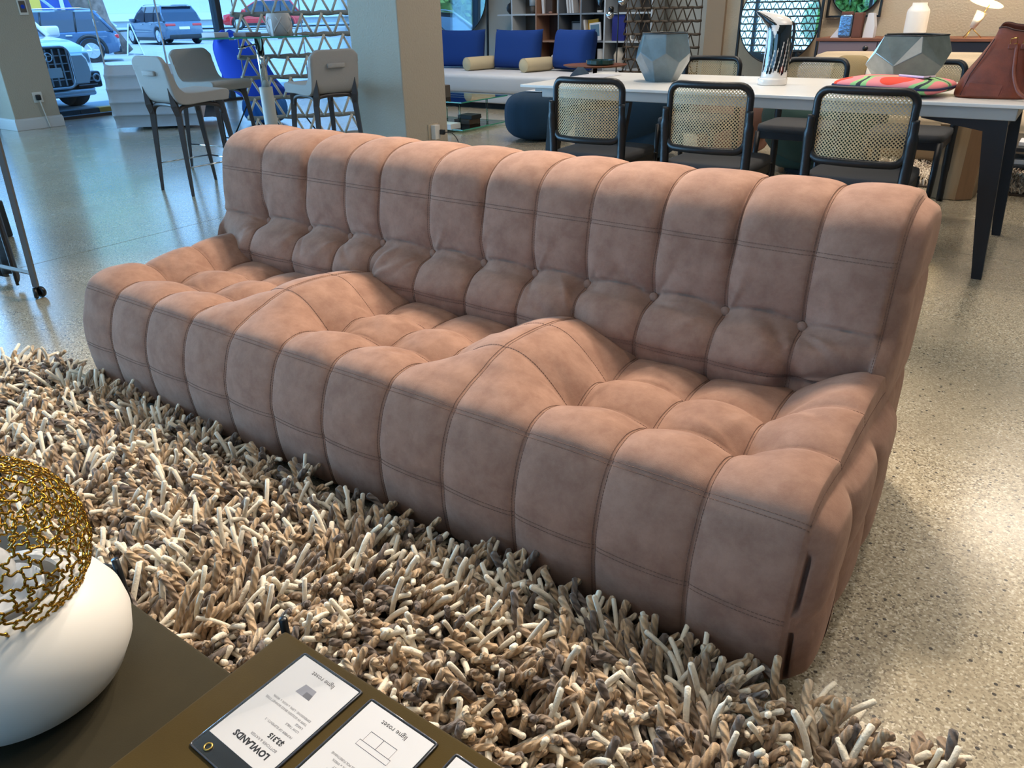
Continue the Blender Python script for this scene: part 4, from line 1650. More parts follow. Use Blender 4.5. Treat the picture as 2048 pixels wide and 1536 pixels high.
def far_pile():
    rng = np.random.default_rng(5)
    x = rng.uniform(1.4, 3.4, 9000)
    y = rng.uniform(5.0, 6.55, 9000)
    r = np.stack([x, y], 1)
    dark = (y > 5.75) & (y < 6.05)
    strands('pile', r[~dark], rng, .06, .006, rug2, 4, 3, .01, 1.0, [((224, 208, 184), .6, 0, 1, 1), ((186, 168, 148), .4, 0, 1, 1)])
    strands('pile', r[dark], rng, .06, .006, rug2, 4, 3, .01, 1.0, [((92, 84, 80), 1, 0, 1, 1)])


far_pile()

# wooden block stool under the end of the table
t = thing('block_stool', 'solid oak block stool with chamfered side under the right end of the table', 'stool', (2.06, 4.78, 0), math.radians(-4))
pl = [(-.13, -.13), (.05, -.13), (.13, -.06), (.13, .13), (-.13, .13)]
MB().prism(pl, 0.004, .47, 'z').obj('block', 'oak', t)
MB().prism([(.052, -.132), (.132, -.062), (.128, -.058), (.048, -.128)], .006, .468, 'z').obj('chamfer_face', 'oak_dark', t)


def tub_chair(name, label, loc, rz, matname, w=.4, h=.72):
    t = thing(name, label, 'armchair', loc, rz)
    MB().sell((0, 0, .22), w, w * .95, .19, .35, .6, 36, 14).obj('seat', matname, t, True)
    v = []
    arc = np.linspace(math.radians(170), math.radians(370), 15)
    path = [(w * 1.02 * math.cos(a), w * 1.0 * math.sin(a), h * .62 + .06 * math.cos(a * 2)) for a in arc]
    MB().tube(path, [.06] + [.115] * 13 + [.06], 14, squash=1.9).obj('backrest', matname, t, True)
    MB().lathe([(w * .7, 0), (w * .7, .03)], 24).obj('base', 'plinth_black', t)
    return t


tub_chair('armchair', 'dark teal-blue round armchair behind the left end of the dining table', (-0.52, 5.05, 0), math.radians(10), 'teal_cloth', .42, .74)
tub_chair('armchair', 'dark green round armchair half hidden behind the dining chairs', (1.05, 5.25, 0), math.radians(0), 'green_cloth', .34, .58)
tub_chair('armchair', 'dusty pink round armchair glimpsed under the dining table', (0.22, 5.62, 0), math.radians(0), 'pink_cloth', .28, .56)

# ---------------------------------------------------------------- blue-cushioned sofa group
t = thing('white_sofa', 'long low white platform sofa carrying loose blue cushions and bolsters', 'sofa', (-4.2, 8.0, 0), 0)
MB().rbox((-1.95, -.62, .20), (1.75, .62, .425), .05, 4).obj('mattress', 'white_cloth', t, True)
MB().rbox((-1.93, -.60, .075), (1.73, .60, .198), .02, 2).obj('platform', 'white_cloth', t, True)
MB().box((-1.8, -.5, 0), (1.6, .5, .075)).obj('base', 'plinth_black', t)


def pillow_block(name, label, loc, rz, lean, w, h, d, group):
    """plump upright cushion with pointed corner ears"""
    t = thing(name, label, 'cushion', loc, rz, group)
    t.rotation_euler = (lean, 0, rz)
    n = 18
    v, f = [], []
    for s_ in (-1, 1):
        for j in range(n + 1):
            for i in range(n + 1):
                u, q = i / n * 2 - 1, j / n * 2 - 1
                puff = ((1 - u ** 4) * (1 - q ** 4)) ** .42
                pinch = 1 - .06 * (1 - abs(q) ** 2) * abs(u) ** 3
                v.append((u * w / 2 * pinch, s_ * (d / 2 * puff + .004), (q + 1) / 2 * h * (1 - .03 * (1 - abs(u) ** 3) * (q > .9))))
    m = (n + 1) ** 2
    for s_ in (0, 1):
        for j in range(n):
            for i in range(n):
                a = s_ * m + j * (n + 1) + i
                q = (a, a + 1, a + n + 2, a + n + 1)
                f.append(q if s_ == 0 else q[::-1])
    edge = [(0, i) for i in range(n)] + [(i, n) for i in range(n)] + [(n, n - i) for i in range(n)] + [(n - i, 0) for i in range(n)]
    ids = [a * (n + 1) + b for a, b in edge]
    for a, b in zip(ids, ids[1:] + ids[:1]):
        f.append((b, a, a + m, b + m))
    MB().add(v, f).obj('cover', 'blue_cloth', t, True)
    return t


pillow_block('back_cushion', 'royal blue back cushion nearest the square column on the white sofa', (-4.93, 8.30, .447), math.radians(6), math.radians(-9), .78, .50, .28, 'blue back cushions')
pillow_block('back_cushion', 'royal blue back cushion in the middle, between the two cream bolsters', (-3.93, 8.30, .447), math.radians(3), math.radians(-10), .76, .50, .28, 'blue back cushions')
pillow_block('back_cushion', 'royal blue back cushion at the right, in front of the bookshelf corner', (-3.03, 8.30, .447), math.radians(-14), math.radians(-10), .66, .50, .34, 'blue back cushions')
for i, (x, y, lab) in enumerate(((-4.42, 8.10, 'cream boucle bolster between the left and middle blue cushions'), (-3.46, 8.10, 'cream boucle bolster between the middle and right blue cushions'))):
    t = thing('bolster', lab, 'cushion', (x, y, .515), math.radians(-12), 'cream bolsters')
    MB().lathe([(0, -.26), (.07, -.26), (.086, -.245), (.088, -.2), (.088, .2), (.086, .245), (.07, .26), (0, .26)], 28).xf(Matrix.Rotation(PI / 2, 4, 'X')).obj('cover', 'bolster_cloth', t, True)
    MB().tube([(.083 * math.cos(a), -.252, .083 * math.sin(a)) for a in np.linspace(0, 2 * PI, 28, endpoint=False)], .005, 5, closed=True).obj('piping', 'bolster_cloth', t, True)

# teal pouf with segment seams
t = thing('pouf', 'round teal knitted pouf on the floor in front of the white sofa', 'pouf', (-1.80, 5.62, 0))
v, f = [], []
n, mrow = 72, 24
for j in range(mrow + 1):
    ph = -PI / 2 + PI * j / mrow
    for k in range(n):
        th = 2 * PI * k / n
        c = math.cos(ph)
        cr = abs(c) ** .5
        seam = 1 - .035 * math.exp(-(((k % 9) - 0) / 1.2) ** 2) - .035 * math.exp(-(((k % 9) - 9) / 1.2) ** 2)
        r = .355 * cr * seam
        v.append((r * math.cos(th), r * math.sin(th), .225 + .222 * math.copysign(abs(math.sin(ph)) ** .7, math.sin(ph))))
for j in range(mrow):
    for k in range(n):
        f.append((j * n + k, j * n + (k + 1) % n, (j + 1) * n + (k + 1) % n, (j + 1) * n + k))
MB().add(v, f).obj('cover', 'teal_cloth', t, True)
MB().lathe([(0, .447), (.02, .449), (0, .452)], 12).obj('button', 'teal_cloth', t, True)
tag(MB().rbox((-1.90, 5.52, .452), (-1.72, 5.66, .458), .001).obj('leaflet', 'book_white'), 'white leaflet lying on the teal pouf', 'leaflet')

# glass coffee table with books beside the column
t = thing('glass_table', 'clear glass coffee table with two levels beside the square column', 'table', (-3.15, 5.95, 0))
for z in (.02, .30):
    MB().box((-.5, -.42, z), (.42, .42, z + .012)).obj('glass_shelf', 'clear_glass', t)
    for lo, hi in (((-.5, -.424, z), (.42, -.42, z + .012)), ((.42, -.42, z), (.424, .42, z + .012))):
        MB().box(lo, hi).obj('glass_edge', 'glass_edge', t)
for x, y in ((-.35, -.25), (.25, -.25), (.25, .25), (-.35, .25)):
    MB().lathe([(.012, .032), (.012, .30)], 12, (x, y, 0)).obj('glass_rod', 'clear_glass', t, True)
BK = [((-3.00, 5.56, .0325), (.30, .17, .055), 'book_white', 'thick white book on the lower glass shelf, nearest the pouf'),
      ((-3.02, 5.98, .0325), (.22, .2, .05), 'book_brown', 'dark brown book at the bottom of the pile on the lower glass shelf'),
      ((-3.00, 6.0, .0835), (.20, .18, .045), 'book_black', 'black book on top of the pile on the lower glass shelf'),
      ((-3.40, 5.66, .0325), (.24, .2, .03), 'book_white', 'flat white book on the lower glass shelf, left of the thick one'),
      ((-3.40, 5.66, .0635), (.22, .18, .03), 'pink_cloth', 'rose coloured book lying on the flat white book')]
for (x, y, z), (a, b, c), mt, lab in BK:
    tag(MB().rbox((x - a / 2, y - b / 2, z), (x + a / 2, y + b / 2, z + c), .002).obj('book', mt), lab, 'book', 'books on the glass table')
add_mat('crystal', (150, 160, 170), 0.15, coat=1, bump=.5, bscale=40)
t = thing('ribbed_vase', 'tall grey ribbed glass vase on the glass coffee table', 'vase', (-3.42, 5.80, .3125))
MB().lathe([(.05, 0), (.055, .02), (.055, .20), (.05, .20), (.05, .02)], 26).obj('body', 'crystal', t, True, 30)
t = thing('candle_box', 'square dark smoked glass candle holder beside the ribbed vase', 'candle holder', (-3.24, 5.84, .3125))
MB().rbox((-.06, -.06, 0), (.06, .06, .13), .004).obj('body', 'shelf_taupe', t)

# ---------------------------------------------------------------- bookshelf on the back wall
def make_shelf():
    t = thing('bookshelf', 'large open bookshelf of grey, white and copper compartments behind the sofa', 'shelf', (0, 0, 0))
    y0, y1 = 9.48, 9.86
    X = [-4.83, -4.385, -3.985, -3.60, -3.205, -2.835, -2.47]
    Z = [0.08, 0.37, 0.74, 1.11, 1.48, 1.85]
    vm_ = ['shelf_white', 'shelf_copper', 'shelf_grey', 'shelf_grey', 'shelf_white', 'shelf_white', 'shelf_white']
    for x, m in zip(X, vm_):
        MB().box((x - .011, y0, .08), (x + .011, y1, 1.85)).obj('divider', m, t)
    hm = ['shelf_white', 'shelf_copper', 'shelf_grey', 'shelf_grey', 'shelf_white', 'shelf_white']
    bm_ = [['shelf_taupe', 'shelf_brown', 'shelf_dark', 'shelf_dark', 'shelf_taupe', 'shelf_taupe'], ['shelf_taupe', 'shelf_brown', 'shelf_brown', 'shelf_dark', 'shelf_taupe', 'shelf_taupe'],
           ['shelf_taupe', 'shelf_brown', 'shelf_dark', 'shelf_dark', 'shelf_taupe', 'shelf_taupe'], ['shelf_taupe', 'shelf_dark', 'shelf_brown', 'shelf_dark', 'shelf_taupe', 'shelf_taupe']] + [['shelf_taupe'] * 6]
    for j, z in enumerate(Z):
        for i in range(6):
            MB().box((X[i] + .011, y0 + .004, z - .011), (X[i + 1] - .011, y1, z + .011)).obj('shelf_board', hm[i], t)
    for j in range(5):
        for i in range(6):
            MB().box((X[i] + .011, y1 - .012, Z[j] + .011), (X[i + 1] - .011, y1, Z[j + 1] - .011)).obj('back_panel', bm_[j][i], t)
    MB().box((-5.15, y0 + .06, 1.10), (-4.842, y1, 1.118)).obj('side_ledge', 'shelf_white', t)
    for x in X[::2]:
        MB().box((x - .02, y0 + .03, 0), (x + .02, y1 - .03, .07)).obj('foot', 'dark_metal', t)
    return t


make_shelf()
YS = 9.62


def lathe_thing(name, label, cat, loc, prof, matname, n=24, group=None, part='body'):
    t = thing(name, label, cat, loc, 0, group)
    MB().lathe(prof, n).obj(part, matname, t, True, 40)
    return t


def book(label, x0, x1, z0, z1, matname, tilt=0.0, y=YS, d=.16, cover=None):
    t = thing('book', label, 'book', ((x0 + x1) / 2, y, z0), 0, 'books on the bookshelf')
    t.rotation_euler = (0, tilt, 0)
    w = (x1 - x0) / 2
    MB().rbox((-w, -d / 2, 0), (w, d / 2, z1 - z0), .002).obj('cover', matname, t)
    MB().box((-w + .002, -d / 2 + .004, z1 - z0 - .003), (w - .002, d / 2 + .002, z1 - z0 + .001)).obj('pages', 'book_white', t)
    if cover:
        MB().box((-w * .8, -d / 2 - .0015, (z1 - z0) * .25), (w * .8, -d / 2, (z1 - z0) * .9)).obj('picture', cover, t)
    return t


S1, S2, S3 = 1.121, 0.751, 0.381
lathe_thing('ball_vase', 'round dark vase with a short neck on the ledge left of the bookshelf', 'vase', (-4.93, YS, 1.118), [(0, 0), (.03, 0), (.075, .05), (.08, .09), (.06, .14), (.02, .165), (.018, .19), (.03, .195)], 'shelf_dark')
t = thing('table_light', 'small cylindrical lamp with pale shade in the top left compartment', 'lamp', (-4.52, YS, S1))
MB().lathe([(.045, 0), (.05, .11)], 20).obj('base', 'shelf_taupe', t, True)
MB().lathe([(.06, .11), (.062, .30)], 20).obj('shade', 'shelf_white', t, True)
lathe_thing('wooden_bowl', 'small faceted pale wooden bowl in the left compartment', 'bowl', (-4.47, YS, S2), [(0, 0), (.07, 0), (.11, .07), (.105, .12), (.09, .115), (0, .03)], 'oak', 7)
book('brown book leaning in the second compartment of the upper row', -4.25, -4.13, S1, S1 + .28, 'book_brown')
book('thin white book beside the brown book in the upper row', -4.31, -4.27, S1, S1 + .27, 'book_white', -.08)
lathe_thing('white_cylinder', 'tall white cylinder vase in the second compartment of the upper row', 'vase', (-4.04, YS, S1), [(.05, 0), (.052, .29), (.045, .29), (.045, .02)], 'white_ceramic')
lathe_thing('pebble', 'small pink pebble in front of the white cylinder', 'ornament', (-4.15, YS - .1, S1), [(0, 0), (.025, .005), (.03, .015), (.02, .025), (0, .028)], 'pink_cloth')
for i in range(3):
    book(('left', 'middle', 'right')[i] + ' one of three thin white books leaning in the third upper compartment', -3.87 + .045 * i, -3.845 + .045 * i, S1, S1 + .30, 'book_white', -.12)
book('pale brown book upright at the right of the third upper compartment', -3.66, -3.62, S1, S1 + .27, 'shelf_copper')
t = thing('cow_vase', 'black and white patterned vase in the fourth upper compartment', 'vase', (-3.36, YS, S1))
MB().lathe([(.04, 0), (.045, .02), (.035, .09), (.06, .16), (.04, .21), (.06, .235)], 22).obj('body', 'glaze_white', t, True)
MB().lathe([(.0455, .03), (.0365, .09), (.0615, .16), (.044, .2)], 22).obj('black_glaze', 'glaze_black', t, True)
t = thing('cow_vase', 'smaller black and white vase at the right of the fourth upper compartment', 'vase', (-3.25, YS, S1))
MB().lathe([(.03, 0), (.035, .02), (.026, .09), (.04, .16), (.03, .2)], 20).obj('body', 'glaze_white', t, True)
MB().lathe([(.036, .04), (.0275, .09), (.042, .15)], 20).obj('black_glaze', 'glaze_black', t, True)
book('dark grey picture book standing face out in the third compartment', -3.83, -3.64, S2, S2 + .26, 'book_black', 0, d=.03, cover='shelf_grey')
book('white book at the left of the yellow book', -3.56, -3.53, S2, S2 + .28, 'book_white', -.12)
book('bright yellow book leaning in the fourth compartment', -3.52, -3.35, S2, S2 + .285, 'book_yellow', -.10, d=.03)
book('white framed picture book with a blue building on its cover', -3.46, -3.28, S2, S2 + .24, 'book_white', -.09, y=YS - .08, d=.025, cover='book_sky')
book('deep blue box file in the fifth compartment', -3.10, -2.90, S2, S2 + .34, 'book_blue', .0, d=.2)
lathe_thing('white_cylinder', 'white cylinder vase in the lower row behind the right blue cushion', 'vase', (-3.32, YS, S3), [(.055, 0), (.057, .26), (.05, .26), (.05, .02)], 'white_ceramic')
lathe_thing('stoneware_jar', 'rounded cream stoneware jar in the lower row of the bookshelf', 'jar', (-3.02, YS, S3), [(0, 0), (.05, 0), (.075, .12), (.078, .18), (.05, .23), (.045, .27), (.05, .28)], 'cream_cloth')
t = thing('ornament', 'little white letter ornament at the right end of the middle shelf', 'ornament', (-2.76, YS - .1, S2))
MB().tube(crom([(-.03, 0, .08), (-.035, 0, .03), (-.01, 0, .012), (.05, 0, .012)], 6), .012, 8).obj('body', 'glaze_white', t, True)
# white rabbit figure on the back of the sofa
t = thing('rabbit_figure', 'white rabbit figurine peeping out between two blue cushions', 'figurine', (-3.53, 8.75, 0.0))
MB().lathe([(.13, 0), (.13, .36), (.10, .37)], 16).obj('stand', 'shelf_brown', t)
MB().sell((0, 0, .45), .06, .05, .085, 1, 1, 20, 12).obj('body', 'glaze_white', t, True)
MB().sell((-.05, -.02, .57), .05, .036, .038, 1, 1, 20, 12).obj('head', 'glaze_white', t, True)
for dy in (-.02, .02):
    MB().tube(crom([(-.03, dy, .595), (.01, dy, .65), (.045, dy * 1.4, .69)], 4), [.012] + [.016] * 7 + [.006], 8).obj('ear', 'glaze_white', t, True)

# floor lamp with chrome balls, side table with dish
t = thing('floor_lamp', 'thin black floor lamp with two chrome ball spots before the bookshelf', 'lamp', (-2.205, 8.0, 0))
MB().lathe([(.13, 0), (.13, .012), (.02, .02)], 28).obj('base', 'black_lacquer', t, True)
MB().tube([(0, 0, .02), (0, 0, 1.7)], .008, 8).obj('pole', 'black_lacquer', t, True)
for dx, z in ((-.10, 1.10), (.06, 1.245)):
    MB().tube([(0, 0, z + .02), (dx * .6, -.02, z + .03)], .006, 6).obj('arm', 'black_lacquer', t, True)
    h_ = MB().sell((dx, -.03, z), .05, .05, .045, 1, 1, 20, 12).obj('ball_shade', 'chrome', t, True)
    MB().lathe([(.03, 0), (.034, .05), (.02, .065)], 16, (dx + .01, -.02, z + .03)).obj('cap', 'black_lacquer', h_, True)
t = thing('side_table', 'round walnut side table between the white sofa and the dining table', 'table', (-2.06, 7.2, 0))
MB().lathe([(0, .575), (.33, .575), (.37, .59), (.37, .595), (0, .60)], 48).obj('top', 'walnut', t, True, 40)
MB().lathe([(.025, .02), (.025, .575)], 14).obj('stem', 'black_lacquer', t, True)
MB().lathe([(.2, 0), (.2, .015), (.03, .025)], 32).obj('base', 'black_lacquer', t, True)
t = thing('glass_tray', 'dark green cut-glass tray on the round walnut side table', 'tray', (-1.95, 7.12, .6005))
MB().lathe([(.15, 0), (.16, .01), (.16, .05), (.145, .05), (.14, .015), (0, .015)], 14).obj('body', 'bottle_green', t)


# ---------------------------------------------------------------- rope screens
def rope_screen(name, label, loc, rz, width, bars, pitch_z, vpitch, bar_r, cord_r, barmat, cordmat, z0=0.06, one_mesh=False):
    t = thing(name, label, 'screen', loc, rz)
    nb = bars
    # twisted bar
    path = [(-width / 2 + width * k / 24, .006 * math.sin(k * 2.1), .004 * math.cos(k * 2.1)) for k in range(25)]
    bm_ = MB().tube(path, [bar_r * (.9 + .14 * math.sin(k * 1.7)) for k in range(25)], 8).mesh('bar', True)
    n = int(width / vpitch)
    h = pitch_z
    up = MB().tube([(0, -bar_r, 0), (vpitch * .5, -bar_r, h)], cord_r, 6).mesh('cord', True)
    dn = MB().tube([(0, bar_r, h), (vpitch * .5, bar_r, 0)], cord_r, 6).mesh('cord', True)
    if one_mesh:
        allm = MB()
        for j in range(nb):
            allm.tube([(a, b, c + z0 + j * h) for a, b, c in path], bar_r, 6)
            if j < nb - 1:
                for k in range(n):
                    x = -width / 2 + k * vpitch + vpitch * .1
                    allm.tube([(x, 0, z0 + j * h), (x + vpitch * .45, 0, z0 + j * h + h)], cord_r, 5)
                    allm.tube([(x + vpitch * .45, 0, z0 + j * h + h), (x + vpitch * .9, 0, z0 + j * h)], cord_r, 5)
        o = allm.obj('woven_panel', cordmat, t, True)
        o['kind'] = 'stuff'
        return t
    for j in range(nb):
        ob('bar', bm_, barmat, t, (0, 0, z0 + j * h))
        if j < nb - 1:
            for k in range(n):
                x = -width / 2 + k * vpitch + vpitch * .08
                ob('cord', up, cordmat, t, (x, 0, z0 + j * h))
                ob('cord', dn, cordmat, t, (x + vpitch * .42, 0, z0 + j * h))
    for x in (-width / 2 + .03, width / 2 - .03):
        ob('upright', MB().tube([(x, .05, 0.0), (x, .05, z0 + (nb - 1) * h + .02)], .006, 6).mesh('upright', True), barmat, t)
    return t


rope_screen('rope_screen', 'woven rope screen with pale zigzag cords in front of the bright shop window', (-3.47, 4.17, 0), math.radians(49.5), 1.30, 9, .180, .178, .022, .013, 'bar_grey', 'rope_grey', .11)
rope_screen('rope_screen', 'dark brown zigzag rope screen beside the bookshelf', (-1.86, 8.5, 0), 0, 1.05, 9, .148, .122, .016, .0075, 'rope_brown', 'rope_brown', .0 + .13)

# ---------------------------------------------------------------- bar table and stools
add_mat('stool_cloth', (166, 162, 158), 0.9, bump=.25, bscale=200)
add_mat('stool_leg', (66, 60, 60), 0.5)
add_mat('pot_white', (206, 198, 196), 0.7)
add_mat('book_taupe', (150, 132, 130), 0.7)


def make_stool():
    t = thing('bar_stool', '', 'stool', (0, 0, 0), 0, 'grey upholstered bar stools at the glass bar table')
    SH = .68
    # one bent shell: seat and back (local +y is forward)
    prof = [(.21, SH - .03), (.22, SH + .005), (.19, SH + .028), (.05, SH + .022), (-.10, SH + .022), (-.165, SH + .045), (-.20, SH + .12), (-.225, SH + .24), (-.238, SH + .262), (-.258, SH + .26), (-.262, SH + .235), (-.245, SH + .1), (-.225, SH + .0), (-.19, SH - .045), (-.12, SH - .06), (.05, SH - .05), (.19, SH - .05), (.21, SH - .03)]
    dn = crom(prof, 4)
    n = len(dn)
    nx = 20
    v, f = [], []
    cy, cz = -.04, SH + .03
    for i in range(nx + 1):
        u = i / nx * 2 - 1
        x = .205 * math.copysign(1 - (1 - abs(u)) ** 1.6, u)
        sh = 1 - .16 * max(0, (abs(u) - .72) / .28) ** 2.5
        for (y, z) in dn:
            zz = z
            if z > SH + .18:
                zz = z - .045 * max(0, (abs(x) - .14) / .065) ** 2
            yc = max(-.19, min(.16, y))
            zc = SH - .012 if y > -.15 else max(SH - .012, min(SH + .22, z))
            v.append((x, yc + (y - yc) * sh if sh < 1 else y, zc + (zz - zc) * sh))
    for i in range(nx):
        for k in range(n - 1):
            f.append((i * n + k, i * n + k + 1, (i + 1) * n + k + 1, (i + 1) * n + k))
    f.append(tuple(range(n - 1)))
    f.append(tuple(range(nx * n, nx * n + n - 1))[::-1])
    MB().add(v, f).obj('shell', 'stool_cloth', t, True, 60)
    MB().rbox((-.075, -.272, SH + .135), (.075, -.252, SH + .168), .006).obj('handle', 'stool_cloth', t, True)
    # frame: two side arches (legs) and footrest
    for s in (-1, 1):
        leg_b = [(s * .165, -.235, SH + .06), (s * .168, -.215, SH - .06), (s * .172, -.20, SH - .13), (s * .205, -.235, 0)]
        leg_f = [(s * .160, .15, SH - .05), (s * .166, .165, SH - .13), (s * .20, .22, 0)]
        MB().tube(leg_b, [.006, .03, .026, .013], 4, squash=1.0).obj('leg', 'stool_leg', t)
        MB().tube(leg_f, [.034, .026, .013], 4).obj('leg', 'stool_leg', t)
        MB().tube(crom([(s * .168, -.20, SH - .14), (s * .166, -.16, SH - .075), (s * .164, 0, SH - .06), (s * .162, .13, SH - .085), (s * .165, .155, SH - .14)], 5), .016, 6).obj('side_rail', 'stool_leg', t, True)
        MB().tube([(s * .192, -.218, .20), (s * .188, .198, .20)], .006, 6).obj('footrest', 'chrome', t, True)
    MB().tube([(-.188, .2, .20), (.188, .2, .20)], .006, 6).obj('footrest', 'chrome', t, True)
    MB().tube(crom([(-.168, -.21, SH - .12), (-.12, -.19, SH - .065), (.12, -.19, SH - .065), (.168, -.21, SH - .12)], 5), .015, 6).obj('cross_rail', 'stool_leg', t, True)
    return t


st0 = make_stool()
ST = [((-2.735, 2.345), math.radians(-2), 'grey bar stool nearest the sofa, seen from its side with back to the left'),
      ((-3.36, 3.02), math.radians(-84), 'grey bar stool with its front towards the sofa, left of the chrome table leg'),
      ((-2.28, 3.22), math.radians(78), 'grey bar stool seen from behind, right beside the square column')]
for i, ((x, y), r, lab) in enumerate(ST):
    if i == 0:
        st0.location = (x, y, 0)
        st0.rotation_euler = (0, 0, r)
        st0['label'] = lab
    else:
        dup(st0, (x, y, 0), r, lab)

t = thing('bar_table', 'high bar table with round-edged clear glass top on a chrome and white column', 'table', (-3.42, 3.58, 0), math.radians(47))
MB().rbox((-.44, -.30, 1.005), (.44, .30, 1.018), .002).obj('glass_top', 'clear_glass', t)
for lo, hi in (((-.44, -.304, 1.005), (.44, -.30, 1.018)), ((.44, -.30, 1.005), (.444, .30, 1.018)), ((-.444, -.30, 1.005), (-.44, .30, 1.018)), ((-.44, .30, 1.005), (.44, .304, 1.018))):
    MB().box(lo, hi).obj('glass_edge', 'glass_edge', t)
MB().lathe([(.035, .60), (.035, 1.0)], 24).obj('chrome_column', 'chrome', t, True)
MB().lathe([(.058, .02), (.058, .60), (.03, .602)], 24).obj('white_sleeve', 'white_ceramic', t, True, 40)
MB().lathe([(.26, 0), (.26, .015), (.06, .03)], 36).obj('foot_plate', 'chrome', t, True, 40)
MB().tube([(-.02, -.03, .955), (-.16, -.08, .925)], .007, 8).tube([(-.11, -.062, .936), (-.17, -.083, .923)], .012, 8).obj('lift_lever', 'chrome', t, True)
for x in (-.2, .2):
    MB().box((x - .02, -.2, .995), (x + .02, .2, 1.005)).obj('top_bracket', 'chrome', t)
t = thing('pot', 'white ceramic pot with crossing raised ribs on the glass bar table', 'pot', (-3.25, 3.69, 1.0185))
MB().lathe([(0, 0), (.085, 0), (.10, .02), (.108, .08), (.100, .16), (.092, .175), (.085, .17), (.09, .05), (0, .02)], 36).obj('body', 'pot_white', t, True, 50)
for q in range(5):
    for sg in (-1, 1):
        p = [(.106 * (1 - .08 * ((k - 4) / 4) ** 2) * math.cos(q * 2 * PI / 5 + sg * k * .11), .106 * (1 - .08 * ((k - 4) / 4) ** 2) * math.sin(q * 2 * PI / 5 + sg * k * .11), .02 + .016 * k) for k in range(9)]
        MB().tube(p, .007, 6).obj('rib', 'pot_white', t, True)
tag(MB().rbox((-3.20, 3.55, 1.0185), (-3.17, 3.557, 1.15), .001).obj('price_tag', 'book_white'), 'small white price tag card leaning on the ribbed pot', 'price tag')
tag(MB().rbox((-3.68, 3.20, 1.0185), (-3.50, 3.34, 1.055), .002).obj('book', 'book_white'), 'white boxed book at the left end of the glass bar table', 'book')
tag(MB().rbox((-3.49, 3.38, 1.0185), (-3.32, 3.54, 1.05), .002).obj('book', 'book_taupe'), 'taupe book between the white book and the ribbed pot', 'book')

# ---------------------------------------------------------------- quilted lounge chair, blue chair, blue pouf by the window
add_mat('togo_cloth', (180, 182, 188), 0.9, bump=.3, bscale=120)
t = thing('quilted_chair', 'low grey quilted lounge chair seen from behind by the shop window', 'armchair', (-6.42, 4.40, 0), math.radians(42))
quilt_sweep('body', [(.40, .03), (.47, .18), (.42, .36), (.12, .34), (-.06, .38), (-.20, .60), (-.29, .70), (-.40, .66), (-.46, .45), (-.45, .2), (-.40, .03)], .95, 14, 2, .042, 'togo_cloth', t, .015, .05)
MB().box((-.24, -.24, 0), (.24, .24, .04)).obj('sole', 'plinth_black', t)
MB().box((.478, -.20, .2), (.482, -.185, .25)).obj('care_tag', 'black_lacquer', t)

t = thing('blue_chair', 'bright royal blue shell lounge chair with black inside behind the bar table', 'armchair', (-4.72, 4.62, 0), math.radians(2))
v, f = [], []
n, mr = 22, 22
for s_ in (0, 1):
    for j in range(mr + 1):
        q = j / mr
        z = .36 + .60 * max(0, (q - .42) / .58) ** .95 if q > .42 else .36 + .03 * math.sin(q * 7)
        y = .42 - .75 * min(1, q / .55) if q < .55 else -.33 - .18 * (q - .55) / .45
        w = .40 * (1 - .25 * (2 * abs(q - .35)) ** 2.2) * (1 if q < .8 else math.sqrt(max(.02, 1 - ((q - .8) / .205) ** 2)))
        for i in range(n + 1):
            u = i / n * 2 - 1
            rise = .16 * abs(u) ** 2.4 * (1 - .5 * q)
            v.append((w * u, y + (.10 * abs(u) ** 2 if q > .5 else 0) - s_ * (.045 if q > .5 else 0), z + rise - s_ * (.05 if q <= .5 else .015)))
m_ = (n + 1) * (mr + 1)
for s_ in (0, 1):
    for j in range(mr):
        for i in range(n):
            a = s_ * m_ + j * (n + 1) + i
            q = (a, a + 1, a + n + 2, a + n + 1)
            f.append(q if s_ == 0 else q[::-1])
half = len(f) // 2
MB().add(v[m_:], [tuple(i - m_ for i in q) for q in f[half:]]).obj('outer_shell', 'blue_bright', t, True)
MB().add(v[:m_], f[:half]).obj('inner_lining', 'navy_cloth', t, True)
edge = [(0, i) for i in range(n)] + [(i, n) for i in range(mr)] + [(mr, n - i) for i in range(n)] + [(mr - i, 0) for i in range(mr)]
MB().tube([tuple(np.array(v[a * (n + 1) + b]) * .5 + np.array(v[m_ + a * (n + 1) + b]) * .5) for a, b in edge], .026, 6, closed=True).obj('piping', 'blue_bright', t, True)
for x, y in ((-.25, .28), (.25, .28), (-.25, -.25), (.25, -.25)):
    MB().tube([(x * .6, y * .6, .36), (x * 1.2, y * 1.2, 0)], .009, 6).obj('leg', 'dark_metal', t, True)
t = thing('blue_pouf', 'small round cobalt pleated pouf on the floor beside the blue chair', 'pouf', (-5.45, 5.1, 0))
v, f = [], []
n, mr = 80, 16
for j in range(mr + 1):
    ph = -PI / 2 + PI * j / mr
    for k in range(n):
        th = 2 * PI * k / n
        r = .26 * abs(math.cos(ph)) ** .6 * (1 + .03 * math.sin(20 * th + 3 * ph))
        v.append((r * math.cos(th), r * math.sin(th), .17 + .168 * math.copysign(abs(math.sin(ph)) ** .8, math.sin(ph))))
for j in range(mr):
    for k in range(n):
        f.append((j * n + k, j * n + (k + 1) % n, (j + 1) * n + (k + 1) % n, (j + 1) * n + k))
add_mat('cobalt_cloth', (18, 92, 168), .8)
MB().add(v, f).obj('cover', 'cobalt_cloth', t, True)
MB().lathe([(.02, .337), (.0, .345)], 12).obj('button', 'cobalt_cloth', t, True)

